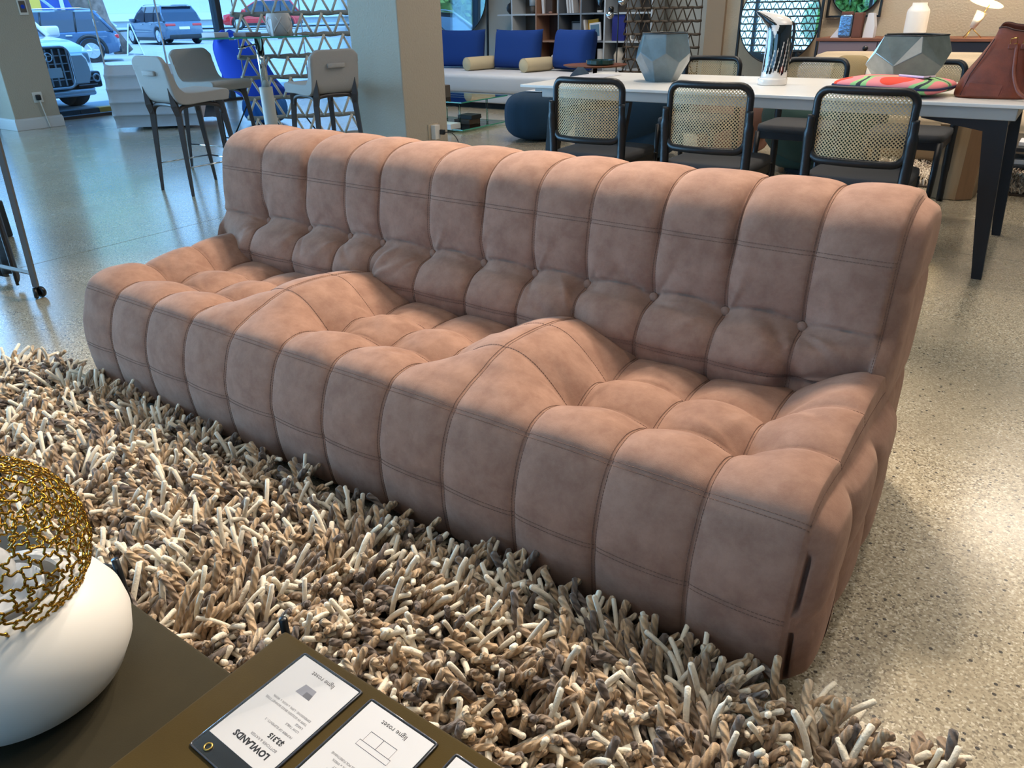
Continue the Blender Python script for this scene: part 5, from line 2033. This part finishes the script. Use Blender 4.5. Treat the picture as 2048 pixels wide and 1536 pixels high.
# ---------------------------------------------------------------- wall outlets with plugs
add_mat('plate_white', (222, 218, 210), .5)
add_mat('plate_beige', (190, 172, 146), .5)
add_mat('plug_black', (22, 24, 28), .5)
o = thing('wall_socket', 'white wall socket with a black plug low on the left window column', 'socket', (-7.60, 3.49, .35))
MB().rbox((.0, -.055, -.058), (.008, .055, .058), .003).obj('plate', 'plate_white', o)
MB().rbox((.008, -.03, -.03), (.05, .02, .03), .008).obj('plug', 'plug_black', o, True)
MB().tube(crom([(.03, .0, -.03), (.03, .015, -.15), (.032, .03, -.28), (.035, .04, -.345)], 4), .007, 6).obj('cable', 'plate_white', o, True)
o = thing('control_panel', 'small white-framed control panel with blue ring high on the left window column', 'panel', (-7.60, 3.60, 1.32))
MB().rbox((0, -.05, -.085), (.010, .05, .085), .004).obj('frame', 'plate_white', o)
MB().rbox((.010, -.035, -.06), (.013, .035, .06), .002).obj('display', 'shelf_taupe', o)
MB().lathe([(.012, 0), (.022, 0), (.022, .004), (.012, .004)], 20).xf(Matrix.Translation((.012, 0, .0)) @ Matrix.Rotation(PI / 2, 4, 'Y')).obj('ring', 'blue_bright', o)
o = thing('wall_socket', 'beige wall socket with adapter and black plug on the square column', 'socket', (-1.78, 3.955, .27))
MB().rbox((0, -.075, -.06), (.010, .055, .065), .003).obj('plate', 'plate_beige', o)
MB().rbox((.010, -.045, -.055), (.055, .020, .06), .004).obj('adapter', 'plate_white', o)
MB().rbox((.050, .012, -.02), (.095, .042, .02), .005).obj('plug', 'plug_black', o, True)
MB().tube(crom([(.09, .03, 0), (.14, .07, -.01), (.18, .10, -.08), (.19, .11, -.2), (.2, .12, -.262)], 5), .004, 6).obj('cable', 'plug_black', o, True)

# rope screens and greenery at the window behind the camera, seen in the mirrors
rope_screen('rope_screen', 'dark rope screen before the rear window, seen only as a reflection in the leaning mirror', (-4.3, -6.3, 0), 0, 2.4, 15, .17, .19, .022, .012, 'rope_brown', 'rope_brown', .1, True)

# ---------------------------------------------------------------- the street behind the window
add_mat('car_white', (226, 228, 232), 0.25, coat=1.0)
add_mat('car_bluegrey', (66, 92, 122), 0.25, metal=.3, coat=1.0)
add_mat('car_steel', (74, 98, 122), 0.25, metal=.3, coat=1.0)
add_mat('car_red', (196, 34, 36), 0.25, coat=1.0)
add_mat('car_glass', (28, 38, 56), 0.06, coat=1.0)
add_mat('car_black', (20, 22, 26), 0.5)
add_mat('tyre', (26, 28, 30), 0.85)
add_mat('alloy', (196, 202, 208), 0.3, metal=.8)
add_mat('tail_red', (190, 24, 30), 0.2, coat=1)
add_mat('lamp_clear', (196, 214, 226), 0.08, coat=1)
add_mat('plate', (222, 226, 228), 0.5)
add_mat('bark', (120, 104, 96), 0.95, var=.35, vscale=5, bump=.8, bscale=12)
add_mat('leaf', (130, 176, 70), 0.6, col2=(190, 214, 110), vscale=1.6)
add_mat('building_pale', (186, 196, 202), 0.8)
add_mat('building_blue', (40, 72, 150), 0.7)
add_mat('sign_yellow', (216, 176, 70), 0.7)
add_mat('sign_red', (150, 52, 60), 0.7)
add_mat('steel_frame', (200, 208, 212), 0.5)


def loft(secs, n=None):
    v, f = [], []
    n = len(secs[0])
    for s in secs:
        v += s
    for j in range(len(secs) - 1):
        for k in range(n):
            f.append((j * n + k, (j + 1) * n + k, (j + 1) * n + (k + 1) % n, j * n + (k + 1) % n))
    f.append(tuple(range(n)))
    f.append(tuple(range((len(secs) - 1) * n, len(secs) * n))[::-1])
    return v, f


def make_car(name, label, loc, heading, paint, L=4.6, W=1.88, H=1.62, wr=.35, hood=.24, spokes=5, rails=True, accent=None, front=None):
    """local +x is forward"""
    t = thing(name, label, 'car', loc, heading)
    w = W / 2
    belt = H * .60
    hoodz = H * .60

    def sec(x, k, zlo, zhi, top=.90):
        a = w * k
        return [(x, -a * .92, zlo), (x, -a, zlo + .12), (x, -a * 1.0, (zlo + zhi) / 2), (x, -a * .97, zhi - .06), (x, -a * top, zhi), (x, a * top, zhi), (x, a * .97, zhi - .06), (x, a, (zlo + zhi) / 2), (x, a, zlo + .12), (x, a * .92, zlo)]
    f_, r_ = L / 2, -L / 2
    secs = [sec(r_, .84, .42, belt - .12), sec(r_ + .06, .93, .30, belt - .02), sec(r_ + .35, 1.0, .24, belt + .02), sec(-L * .1, 1.0, .22, belt), sec(L * .18, 1.0, .22, belt), sec(L * .27, .99, .22, hoodz), sec(f_ - .55, .97, .24, hoodz - .05), sec(f_ - .16, .90, .26, hoodz - .13), sec(f_, .74, .38, hoodz - .24)]
    MB().add(*loft(secs)).obj('body', paint, t, True, 35)

    def ghs(x0, x1, z, k):
        return [(x0, -w * k, z), (x0, w * k, z), (x1, w * k, z), (x1, -w * k, z)]
    g0 = ghs(r_ + .12, L * .25, belt - .01, .93)
    g1 = ghs(r_ + .30, L * .13, belt + (H - belt) * .55, .86)
    g2 = ghs(r_ + .55, L * .045, H - .05, .74)
    MB().add(g0 + g1 + g2, [(0, 1, 5, 4), (1, 2, 6, 5), (2, 3, 7, 6), (3, 0, 4, 7), (4, 5, 9, 8), (5, 6, 10, 9), (6, 7, 11, 10), (7, 4, 8, 11)]).obj('glasshouse', 'car_glass', t)
    rf = [(r_ + .42, -w * .72, H - .055), (r_ + .42, w * .72, H - .055), (L * .07, w * .73, H - .055), (L * .07, -w * .73, H - .055)]
    rt = [(r_ + .62, -w * .6, H), (r_ + .62, w * .6, H), (-.05, w * .6, H), (-.05, -w * .6, H)]
    MB().add(rf + rt, [(3, 2, 1, 0), (4, 5, 6, 7), (0, 1, 5, 4), (1, 2, 6, 5), (2, 3, 7, 6), (3, 0, 4, 7)]).obj('roof', paint, t, True, 40)
    for s in (-1, 1):
        for (xa, xb, r) in ((L * .25, L * .05, .035), (r_ + .14, r_ + .55, .05)):
            MB().tube([(xa, s * w * .925, belt), ((xa + xb) / 2 + .02, s * w * .855, (belt + H) / 2), (xb, s * w * .74, H - .05)], r, 6).obj('pillar', paint, t, True)
        for xm in (-.03 * L, -.24 * L):
            MB().tube([(xm, s * w * .935, belt), (xm - .03, s * w * .86, (belt + H) / 2), (xm - .06, s * w * .75, H - .06)], .03, 6).obj('pillar', 'car_black', t, True)
        if rails:
            MB().tube([(r_ + .6, s * w * .70, H + .005), (r_ + .9, s * w * .70, H + .045), (L * -.02, s * w * .70, H + .04), (L * .04, s * w * .7, H)], .014, 6).obj('roof_rail', 'alloy', t, True)
        MB().rbox((L * .19, s * (w + .02) - .08, belt - .01), (L * .24, s * (w + .10) + .06, belt + .14), .03, 2).obj('mirror', paint, t, True)
        MB().rbox((-.30 * L, s * w * 1.0 - .012, .20), (.30 * L, s * w * 1.0 + .012, .34), .01).obj('sill', 'car_black', t)
        for xd in (.02 * L, -.19 * L):
            MB().rbox((xd - .09, s * w - .012, belt - .13), (xd + .09, s * w + .022, belt - .10), .008).obj('door_handle', 'alloy', t)
        if accent:
            MB().rbox((-.26 * L, s * w * 1.0 - .016, .335), (.02 * L, s * w * 1.0 + .018, .40), .006).obj('accent_strip', accent, t)
        for x in (f_ - .86, r_ + .82):
            wh = MB().lathe([(wr * .62, -.11), (wr * .95, -.11), (wr, -.07), (wr, .07), (wr * .95, .11), (wr * .62, .11)], 30).xf(Matrix.Translation((x, s * (w - .09), wr)) @ Matrix.Rotation(PI / 2, 4, 'X')).obj('wheel', 'tyre', t, True, 40)
            ri = MB()
            y = s * (w + .005)
            ri.lathe([(wr * .56, -.02), (wr * .64, -.02), (wr * .64, .02), (wr * .56, .02)], 28)
            for k in range(spokes):
                a = 2 * PI * k / spokes
                ri.tube([(0, 0, 0), (wr * .6 * math.cos(a), wr * .6 * math.sin(a), 0)], [.045, .03], 5)
            ri.xf(Matrix.Translation((x, y, wr)) @ Matrix.Rotation(PI / 2, 4, 'X')).obj('rim', 'alloy', wh, True, 40)
            MB().lathe([(0, 0), (wr * .6, 0)], 24).xf(Matrix.Translation((x, s * (w - .012), wr)) @ Matrix.Rotation(PI / 2, 4, 'X')).obj('hub_shade', 'car_black', wh)
            arch = [(x + (wr + .065) * math.cos(a), s * (w - .02), wr + (wr + .065) * math.sin(a)) for a in np.linspace(-.25, PI + .25, 18)]
            MB().tube(arch, .055, 6).obj('wheel_arch', 'car_black' if accent else paint, t, True)
        # lamps
        MB().rbox((f_ - .30, s * w * .62 - .20, hoodz - .36), (f_ - .03, s * w * .62 + .20, hoodz - .19), .05, 3).obj('headlight', 'lamp_clear', t, True)
        MB().rbox((r_ - .01, s * w * .66 - .24, belt - .22), (r_ + .20, s * w * .66 + .235, belt - .10), .03, 3).obj('tail_light', 'tail_red', t, True)
        MB().rbox((r_ + .0, s * w * .6 - .17, .27), (r_ + .10, s * w * .6 + .17, .34), .02).obj('exhaust', 'alloy', t, True)
    MB().rbox((r_ - .012, -.26, belt - .36), (r_ + .1, .26, belt - .24), .006).obj('number_plate', 'plate', t)
    MB().rbox((r_ - .01, -w * .8, .26), (r_ + .25, w * .8, .46), .03).obj('rear_bumper', 'car_black', t, True)
    if front == 'grille':
        g = MB().prism(rounded_poly(.86, .52, .10, 4, 0, .60), f_ - .06, f_ + .012, 'x').obj('grille', 'car_black', t)
        for k in range(9):
            yy = -.40 + .1 * k
            MB().box((f_ + .012, yy - .011, .36), (f_ + .028, yy + .011, .84)).obj('grille_bar', 'alloy', g)
        for k in range(4):
            zz = .44 + .105 * k
            MB().box((f_ + .012, -.41, zz - .007), (f_ + .022, .41, zz + .007)).obj('grille_bar', 'alloy', g)
        MB().tube([(f_ + .02, a, b) for a, b in rounded_poly(.88, .54, .11, 4, 0, .60)], .018, 6, closed=True).obj('grille_surround', 'alloy', g, True)
        for k in range(4):
            MB().tube([(f_ + .032, -.12 + .08 * k + .055 * math.cos(q), .74 + .055 * math.sin(q)) for q in np.linspace(0, 2 * PI, 18, endpoint=False)], .009, 6, closed=True).obj('badge_ring', 'chrome', g, True)
        MB().rbox((f_ + .012, -.27, .47), (f_ + .035, .27, .60), .004).obj('number_plate', 'plate', t)
        for s in (-1, 1):
            il = MB().rbox((f_ - .20, s * .68 - .20, .30), (f_ - .02, s * .68 + .19, .52), .03).obj('air_intake', 'car_black', t, True)
            for k in range(3):
                MB().box((f_ - .022, s * .66 - .17, .34 + .055 * k), (f_ - .010, s * .66 + .12, .352 + .055 * k)).obj('intake_slat', 'alloy', il)
            MB().tube([(f_ - .02, s * .79 + .05 * math.cos(q), .43 + .05 * math.sin(q)) for q in np.linspace(0, 2 * PI, 16, endpoint=False)], .012, 6, closed=True).obj('fog_lamp_ring', 'alloy', il, True)
        MB().rbox((f_ - .22, -w * .78, .20), (f_ - .01, w * .78, .30), .03).obj('skid_plate', 'alloy', t, True)
    else:
        MB().rbox((f_ - .06, -.45, .45), (f_ + .01, .45, .66), .03).obj('grille', 'car_black', t, True)
    return t


make_car('parked_car', 'white SUV parked nose towards the shop window, four-ring badge on its grille', (-11.55, 4.22, -.03), math.radians(4), 'car_white', 4.6, 1.90, 1.64, .36, front='grille')
make_car('parked_car', 'blue-grey crossover with red side strip parked along the kerb, seen from its side', (-23.7, 11.25, -.03), math.radians(242), 'car_bluegrey', 4.35, 1.80, 1.46, .34, spokes=6, accent='tail_red')
make_car('parked_car', 'steel-blue SUV across the street, seen from its rear', (-35.7, 22.95, -.03), math.radians(171), 'car_steel', 4.9, 1.96, 1.72, .40, spokes=9)
make_car('parked_car', 'red hatchback far across the street beside the window mullion', (-36.8, 30.0, .45), math.radians(231), 'car_red', 4.4, 1.80, 1.50, .33, spokes=10, rails=False)

# striped wheel stop in front of the window
t = thing('wheel_stop', 'black and yellow striped parking kerb outside the window', 'kerb', (-8.62, 4.3, -.03), 0)
for k in range(12):
    y = -1.5 + k * .27
    MB().rbox((-.07, y, 0), (.07, y + .27, .10), .012).obj('segment', 'kerb_yellow' if k % 3 == 1 else 'kerb_black', t)

# sandwich board and leaning tree trunk
t = thing('sandwich_board', 'black folding pavement sign with white frame between two parked cars', 'sign', (-25.9, 15.5, -.03), math.radians(150))
for s in (-1, 1):
    p = [(-.32, s * .26, 0), (.32, s * .26, 0), (.32, s * .02, 1.02), (-.32, s * .02, 1.02)]
    o = MB().add(p + [(x, y + s * .02, z) for x, y, z in p], [(0, 1, 2, 3), (7, 6, 5, 4), (0, 4, 5, 1), (1, 5, 6, 2), (2, 6, 7, 3), (3, 7, 4, 0)]).obj('board', 'car_black', t)
    MB().tube([(x, y + s * .012, z) for x, y, z in p], .022, 6, closed=True).obj('frame', 'steel_frame', o)


def leaf_cloud(name, c, R, n, size, parent, seed, sq=.8):
    r = np.random.default_rng(seed)
    d = r.normal(size=(n, 3))
    d /= np.linalg.norm(d, axis=1)[:, None]
    p = np.array(c) + d * (R * r.uniform(.45, 1.0, (n, 1)) ** .6) * np.array([1, 1, sq])
    a = r.normal(size=(n, 3))
    a /= np.linalg.norm(a, axis=1)[:, None]
    b = np.cross(a, r.normal(size=(n, 3)))
    b /= np.linalg.norm(b, axis=1)[:, None] + 1e-9
    s = size * r.uniform(.6, 1.3, (n, 1))
    V = np.stack([p - a * s, p - b * s * .45, p + a * s, p + b * s * .45], 1).reshape(-1, 3)
    Q = np.arange(4 * n).reshape(n, 4)
    o = ob(name, bigmesh(name, V, Q, False), 'leaf', parent)
    o['kind'] = 'stuff'
    return o


def make_tree(label, loc, trunk, crowns, n, size, seed):
    t = thing('tree', label, 'tree', loc)
    MB().tube(trunk, [.34, .30, .55, .5][:len(trunk)] if len(trunk) <= 4 else .25, 14).obj('trunk', 'bark', t, True)
    for i, (c, R) in enumerate(crowns):
        leaf_cloud('foliage', c, R, n, size, t, seed + i)
    return t


make_tree('gnarled street tree trunk leaning between the two blue cars', (-27.3, 15.5, -.03), [(.2, .3, 0.0), (0, -.2, 1.0), (-.1, -.55, 1.8), (-.4, -1.3, 4.2)], [((-.4, -1.6, 6.6), 2.4)], 1500, .22, 1)
make_tree('leafy street tree reflected in the floor mirror by the shelves', (-16.5, -3.2, -.03), [(0, 0, 0), (0, 0, 1.5), (.2, .1, 3)], [((0, 0, 3.2), 2.6), ((1.5, 1.2, 2.2), 2.0), ((-1.6, 1.5, 2.4), 2.2), ((.5, 3.2, 2.3), 2.2)], 2600, .20, 20)
make_tree('leafy street tree reflected in the little wall mirror over the sideboard', (-3.9, -13.5, -.03), [(0, 0, 0), (0, 0, 1.0), (.1, .1, 2)], [((0, 0, 1.9), 1.35), ((.8, .3, 1.3), 1.0), ((-.6, .2, 1.5), 1.0)], 2600, .14, 40)

# buildings across the road
t = thing('building', 'pale building with sign boards across the street', 'building', (-50, 24, 0), math.radians(-30))
MB().box((-3, -34, .6), (3, 30, 9)).obj('facade', 'building_pale', t)
for k in range(9):
    MB().box((3.0, -30 + k * 6.2, 2.6), (3.06, -26.5 + k * 6.2, 5.2)).obj('window', 'car_glass', t)
MB().box((3.05, -33, 1.0), (3.2, 28, 1.4)).obj('plinth_band', 'steel_frame', t)
t = thing('shop_front', 'blue, yellow and red painted shop front behind the parked cars', 'building', (-33.8, 16.2, -.03), math.radians(-28))
MB().box((-.5, -5.0, 0), (.4, 2.2, 4.5)).obj('wall', 'building_blue', t)
MB().box((.4, -1.6, 1.55), (.44, .2, 2.4)).obj('yellow_sign', 'sign_yellow', t)
MB().box((.4, -2.4, 1.15), (.43, .6, 1.5)).obj('red_band', 'sign_red', t)
MB().box((.4, .9, 0), (.5, 1.05, 4.5)).obj('drainpipe', 'building_pale', t)
t = thing('construction_frame', 'pale metal stair frame with diagonal braces behind the crossover', 'frame', (-31.8, 15.0, -.03), math.radians(-28))
for y0 in (-1.6, -.2, 1.2):
    MB().tube([(0, y0, 2.6), (0, y0 + 1.7, .9)], .06, 6).obj('brace', 'steel_frame', t)
for y0 in (-1.8, 0, 2.0):
    MB().box((-.05, y0 - .04, 0), (.05, y0 + .04, 2.9)).obj('post', 'steel_frame', t)

# ---------------------------------------------------------------- low tables in the foreground
def velvet(key, a, b):
    m = pbr(key, a, .85, col2=b, vscale=3.0, sheen=.06, spec=.15, bump=.08, bscale=500)
    MATS[key] = m


velvet('olive_velvet', (60, 47, 16), (72, 57, 22))
velvet('olive_brown', (48, 43, 29), (60, 53, 36))


def low_table(name, label, x0, x1, y0, y1, z, matname, pegs):
    t = thing(name, label, 'table', (0, 0, 0))
    MB().rbox((x0, y0, z - .12), (x1, y1, z), .006, 3).obj('top', matname, t, True, 40)
    MB().box((x0 + .03, y0 + .03, z - .135), (x1 - .03, y1 - .03, z - .12)).obj('tray', 'black_lacquer', t)
    for x in (x0 + .04, x1 - .04):
        for y in (y0 + .04, y1 - .04):
            MB().lathe([(.014, 0.0), (.014, z - .135)], 14, (x, y, 0)).obj('leg', 'black_lacquer', t, True)
    for (x, y) in pegs:
        MB().lathe([(.0065, z - .3), (.0065, z + .012), (.005, z + .014)], 12, (x, y, 0)).obj('peg', 'black_lacquer', t, True)
    return t


ZB, ZA = 0.35, 0.292
low_table('low_table', 'low table with square olive velvet top carrying the price cards', 1.797, 2.62, -1.30, -0.588, ZB, 'olive_velvet', [(1.789, -0.583)])
t = low_table('low_table', 'lower olive-brown table next to it, carrying the gold mesh lamp', 1.08, 1.790, -1.40, -0.658, ZA, 'olive_brown', [(1.398, -0.648), (1.384, -0.63)])
MB().tube([(1.384, -.63, ZA + .008), (1.34, -.645, ZA + .008)], .0055, 8).tube([(1.384, -.63, ZA - .1), (1.384, -.63, ZA + .03)], .0065, 10).obj('hook', 'black_lacquer', t, True)

# lamp: white bulb-shaped body with a gold wire-mesh globe sunk into it
add_mat('opal_glass', (236, 230, 220), .45, spec=.4)
add_mat('gold_wire', (168, 124, 44), .24, metal=1.0)
add_mat('porcelain', (222, 224, 226), .2, coat=.5)
LX, LY = 1.522, -0.838
t = thing('mesh_lamp', 'table lamp with gold wire-mesh globe over a fat white glass body', 'lamp', (LX, LY, ZA))
MB().lathe([(0, 0), (.075, 0), (.10, .004), (.128, .025), (.145, .06), (.150, .09), (.146, .12), (.132, .148), (.110, .168), (.085, .180), (.078, .182), (.076, .176), (.09, .165), (.06, .06), (0, .05)], 72).obj('body', 'opal_glass', t, True, 60)
MB().lathe([(.052, .150), (.058, .182), (.055, .186), (.048, .155)], 40).obj('lamp_holder', 'porcelain', t, True)
MB().sell((0, 0, .215), .032, .032, .04, 1, 1, 24, 14).obj('bulb', 'porcelain', t, True)


def wire_globe(parent, c, R, dz):
    """wavy wires crossing over a globe, soldered into irregular loops"""
    r = random.Random(3)
    m = MB()
    # hexagon-like cells: relaxed points on the sphere, wires along the edges of their cells
    N = 620
    P = []
    for i in range(N):
        z = 1 - 2 * (i + .5) / N
        a = i * PI * (3 - math.sqrt(5))
        q = math.sqrt(1 - z * z)
        v_ = Vector((q * math.cos(a), q * math.sin(a), z)) + Vector((r.gauss(0, .03), r.gauss(0, .03), r.gauss(0, .03)))
        P.append(v_.normalized())
    bm = bmesh.new()
    vs = [bm.verts.new(p) for p in P]
    bmesh.ops.convex_hull(bm, input=vs)
    bm.faces.ensure_lookup_table()
    bm.faces.index_update()
    cen = {f.index: f.calc_center_median().normalized() for f in bm.faces}
    n = 0
    for e in bm.edges:
        if len(e.link_faces) != 2:
            continue
        a, b = (cen[f.index] for f in e.link_faces)
        if min(a.z, b.z) < -.80:
            continue
        if r.random() < .06:
            continue
        mid = (a + b) / 2
        side = mid.cross(b - a).normalized()
        w = r.uniform(-.035, .035)
        k = [a, (a * .7 + b * .3) + side * w, (a * .3 + b * .7) - side * w * .6, b]
        pts = crom([list(x.normalized() * R * (1 + r.uniform(-.012, .012))) for x in k], 3)
        m.tube([(c[0] + p[0], c[1] + p[1], c[2] + p[2] * dz) for p in pts], .0018, 5, cap=True)
        n += 1
    bm.free()
    o = m.obj('wire_globe', 'gold_wire', parent, True)
    o['kind'] = 'stuff'
    return o


wire_globe(t, (-.012, .004, .242), .130, 1.0)
MB().tube([(-.012 + .078 * math.cos(a), .004 + .078 * math.sin(a), .139) for a in np.linspace(0, 2 * PI, 40, endpoint=False)], .003, 6, closed=True).obj('globe_ring', 'gold_wire', t, True)

# ---------------------------------------------------------------- price cards in clear holders
add_mat('card_paper', (246, 243, 242), .6)
add_mat('ink_black', (34, 32, 36), .7)
add_mat('ink_grey', (120, 118, 124), .7)
add_mat('ink_pale', (168, 166, 174), .7)
add_mat('holder_edge', (66, 66, 72), .15, coat=1.0)
add_mat('holder_dark', (40, 36, 32), .2, coat=1.0)
glass_mat('acrylic', (252, 252, 252), .3)


def text(parent, s, size, x, y, z, matname, bold=0.0, align='LEFT', name='lettering'):
    cu = bpy.data.curves.new(name, 'FONT')
    cu.body = s
    cu.size = size
    cu.align_x = align
    cu.offset = bold
    cu.extrude = 0.00008
    cu.resolution_u = 2
    tmp = bpy.data.objects.new(name, cu)
    C.objects.link(tmp)
    dg = bpy.context.evaluated_depsgraph_get()
    me = bpy.data.meshes.new_from_object(tmp.evaluated_get(dg))
    bpy.data.objects.remove(tmp)
    me.materials.clear()
    return ob(name, me, matname, parent, (x, y, z))


def price_card(label, cx, cy, kind, w=.121, h=.187):
    """card lying upside down for the camera: text reads from the table's far side; local +y is the head of the card"""
    t = thing('price_card', label, 'price card', (cx, cy, ZB + .0005), math.radians(180 - 1.5), 'price cards on the olive table')
    MB().rbox((-w / 2, -h / 2, 0), (w / 2, h / 2, .0018), .0008).obj('holder', 'holder_dark', t)
    MB().tube([(a, b, .002) for a, b in rounded_poly(w - .002, h - .002, .004, 3)], .0014, 6, closed=True).obj('holder_rim', 'holder_edge', t, True)
    ph = h - .030
    p = MB().box((-w / 2 + .004, -h / 2 + .004, .0018), (w / 2 - .004, h / 2 - .027, .0022)).obj('paper', 'card_paper', t)
    z = .0023
    L0 = -w / 2 + .026
    if kind == 1:
        text(p, 'LOWLANDS', .0122, L0 - .004, .043, z, 'ink_black', .0005)
        text(p, 'BOTTCHER & KAYSER', .0052, L0 - .006, .034, z, 'ink_grey')
        text(p, '$3,315', .0098, L0 - .004, .021, z, 'ink_black', .0004)
        for k, s_ in enumerate(('NUMBER OF ELEMENTS : 2', 'LOW TABLE', 'LARGE', 'TOPS IN GOLDEN BRASS BONNET STEEL', 'DIMENSIONS : L39¾ x H13¾ x W39¾')):
            text(p, s_, .0046, L0 - .006, .010 - k * .0066 - (.004 if k > 0 else 0), z, 'ink_grey')
        # little drawing of the table
        dr = MB().prism([(-.012, -.040), (.016, -.040), (.013, -.056), (-.009, -.056)], z, z + .0001).obj('drawing', 'ink_pale', p)
        MB().prism([(-.012, -.040), (.002, -.040), (.002, -.048), (-.0105, -.048)], z + .0001, z + .0002).obj('drawing_shade', 'ink_grey', dr)
    elif kind == 2:
        for k, s_ in enumerate(('NUMBER OF CUSHIONS : 3 LUMBAR', 'COVER : ALCANTARA - A CURRY', 'DIMENSIONS : H32¼ x D40½ x W83½', 'MADE IN NON FIBROUS POLYURETHANE')):
            text(p, s_, .0046, L0 - .010, .012 - k * .0066, z, 'ink_grey')
        ol = MB()
        for a, b, c, d in ((-.028, -.032, .026, -.040), (-.024, -.040, .022, -.056)):
            ol.tube([(a, b, z), (c, b, z), (c, d, z), (a, d, z)], .0004, 4, closed=True)
        ol.tube([(-.001, -.040, z), (-.001, -.056, z)], .0004, 4)
        ol.obj('drawing', 'ink_grey', p)
    lg = text(p, 'ligne roset', .0104, L0 + .012, -h / 2 + .016, z, 'ink_black', name='logo')
    # metal ring and embossed maker's line at the head of the holder
    MB().tube([(.036 + .005 * math.cos(a), h / 2 - .012 + .005 * math.sin(a), .0034) for a in np.linspace(0, 2 * PI, 24, endpoint=False)], .0013, 6, closed=True).obj('eyelet', 'brass', t, True)
    MB().box((-w / 2 + .002, -h / 2 + .002, .0034), (w / 2 - .002, h / 2 - .002, .0038)).obj('cover_sheet', 'acrylic', t)
    return t


price_card('price card headed LOWLANDS, leftmost of the three cards on the olive table', 1.918, -.698, 1)
price_card('price card with a small sofa drawing, middle one of the three cards', 2.056, -.702, 2)
price_card('price card mostly cut off by the bottom edge, rightmost of the three cards', 2.203, -.703, 3)

# ---------------------------------------------------------------- rolling rack at the left edge
add_mat('rack_metal', (98, 94, 92), .45, metal=.4)
add_mat('black_leather', (22, 18, 20), .5, bump=.3, bscale=60)
t = thing('rolling_rack', 'black and grey metal rack on castors at the left edge of the picture', 'rack', (0, 0, 0))
MB().tube([(-1.215, .38, .055), (-1.205, .39, .35), (-1.185, .40, .75)], [.0155] * 3, 4).obj('upright', 'rack_metal', t)
MB().tube([(-1.90, .30, .055), (-1.91, .30, .75)], .0155, 4).obj('upright', 'rack_metal', t)
MB().tube([(-1.22, .38, .12), (-1.90, .30, .12)], .011, 4).obj('cross_bar', 'rack_metal', t)
MB().tube([(-1.19, .40, .72), (-1.90, .30, .72)], .011, 4).obj('cross_bar', 'rack_metal', t)
MB().tube([(-1.81, .49, .03), (-1.79, .47, .7)], .012, 4).obj('upright', 'rack_metal', t)
for x, y in ((-1.215, .38), (-1.90, .30)):
    c = MB().tube([(x, y, .045), (x, y, .062)], .008, 8).obj('castor', 'black_lacquer', t, True)
    for s in (-1, 1):
        MB().lathe([(.008, -.009), (.024, -.009), (.027, 0), (.024, .009), (.008, .009)], 20).xf(Matrix.Translation((x + .004, y + s * .013, .027)) @ Matrix.Rotation(PI / 2, 4, 'X') @ Matrix.Rotation(.3 * s, 4, 'Y')).obj('castor_wheel', 'black_lacquer', c, True)
t = thing('hanging_hide', 'black leather swatch hanging in the rolling rack', 'swatch', (-1.545, .43, 0))
v, f = [], []
for j in range(13):
    for i in range(17):
        v.append((-.25 + .34 * i / 16 + .03 * j / 12, .02 * math.sin(i * 1.1) - .02 * j / 12, .70 - .66 * j / 12 + .02 * math.sin(i * .7) * (j == 12)))
for j in range(12):
    for i in range(16):
        f.append((j * 17 + i, j * 17 + i + 1, (j + 1) * 17 + i + 1, (j + 1) * 17 + i))
o = MB().add(v, f).obj('leather', 'black_leather', t, True)
sm = o.modifiers.new('thickness', 'SOLIDIFY')
sm.thickness = .012
MB().tube([(-.26, 0, .705), (.10, 0, .705)], .008, 6).obj('hanger_bar', 'rack_metal', t, True)
tag(MB().rbox((-2.84, .47, 0.0), (-2.52, .85, .22), .01).obj('storage_box', 'vase_dark'), 'dark storage box on the floor behind the rolling rack', 'box')
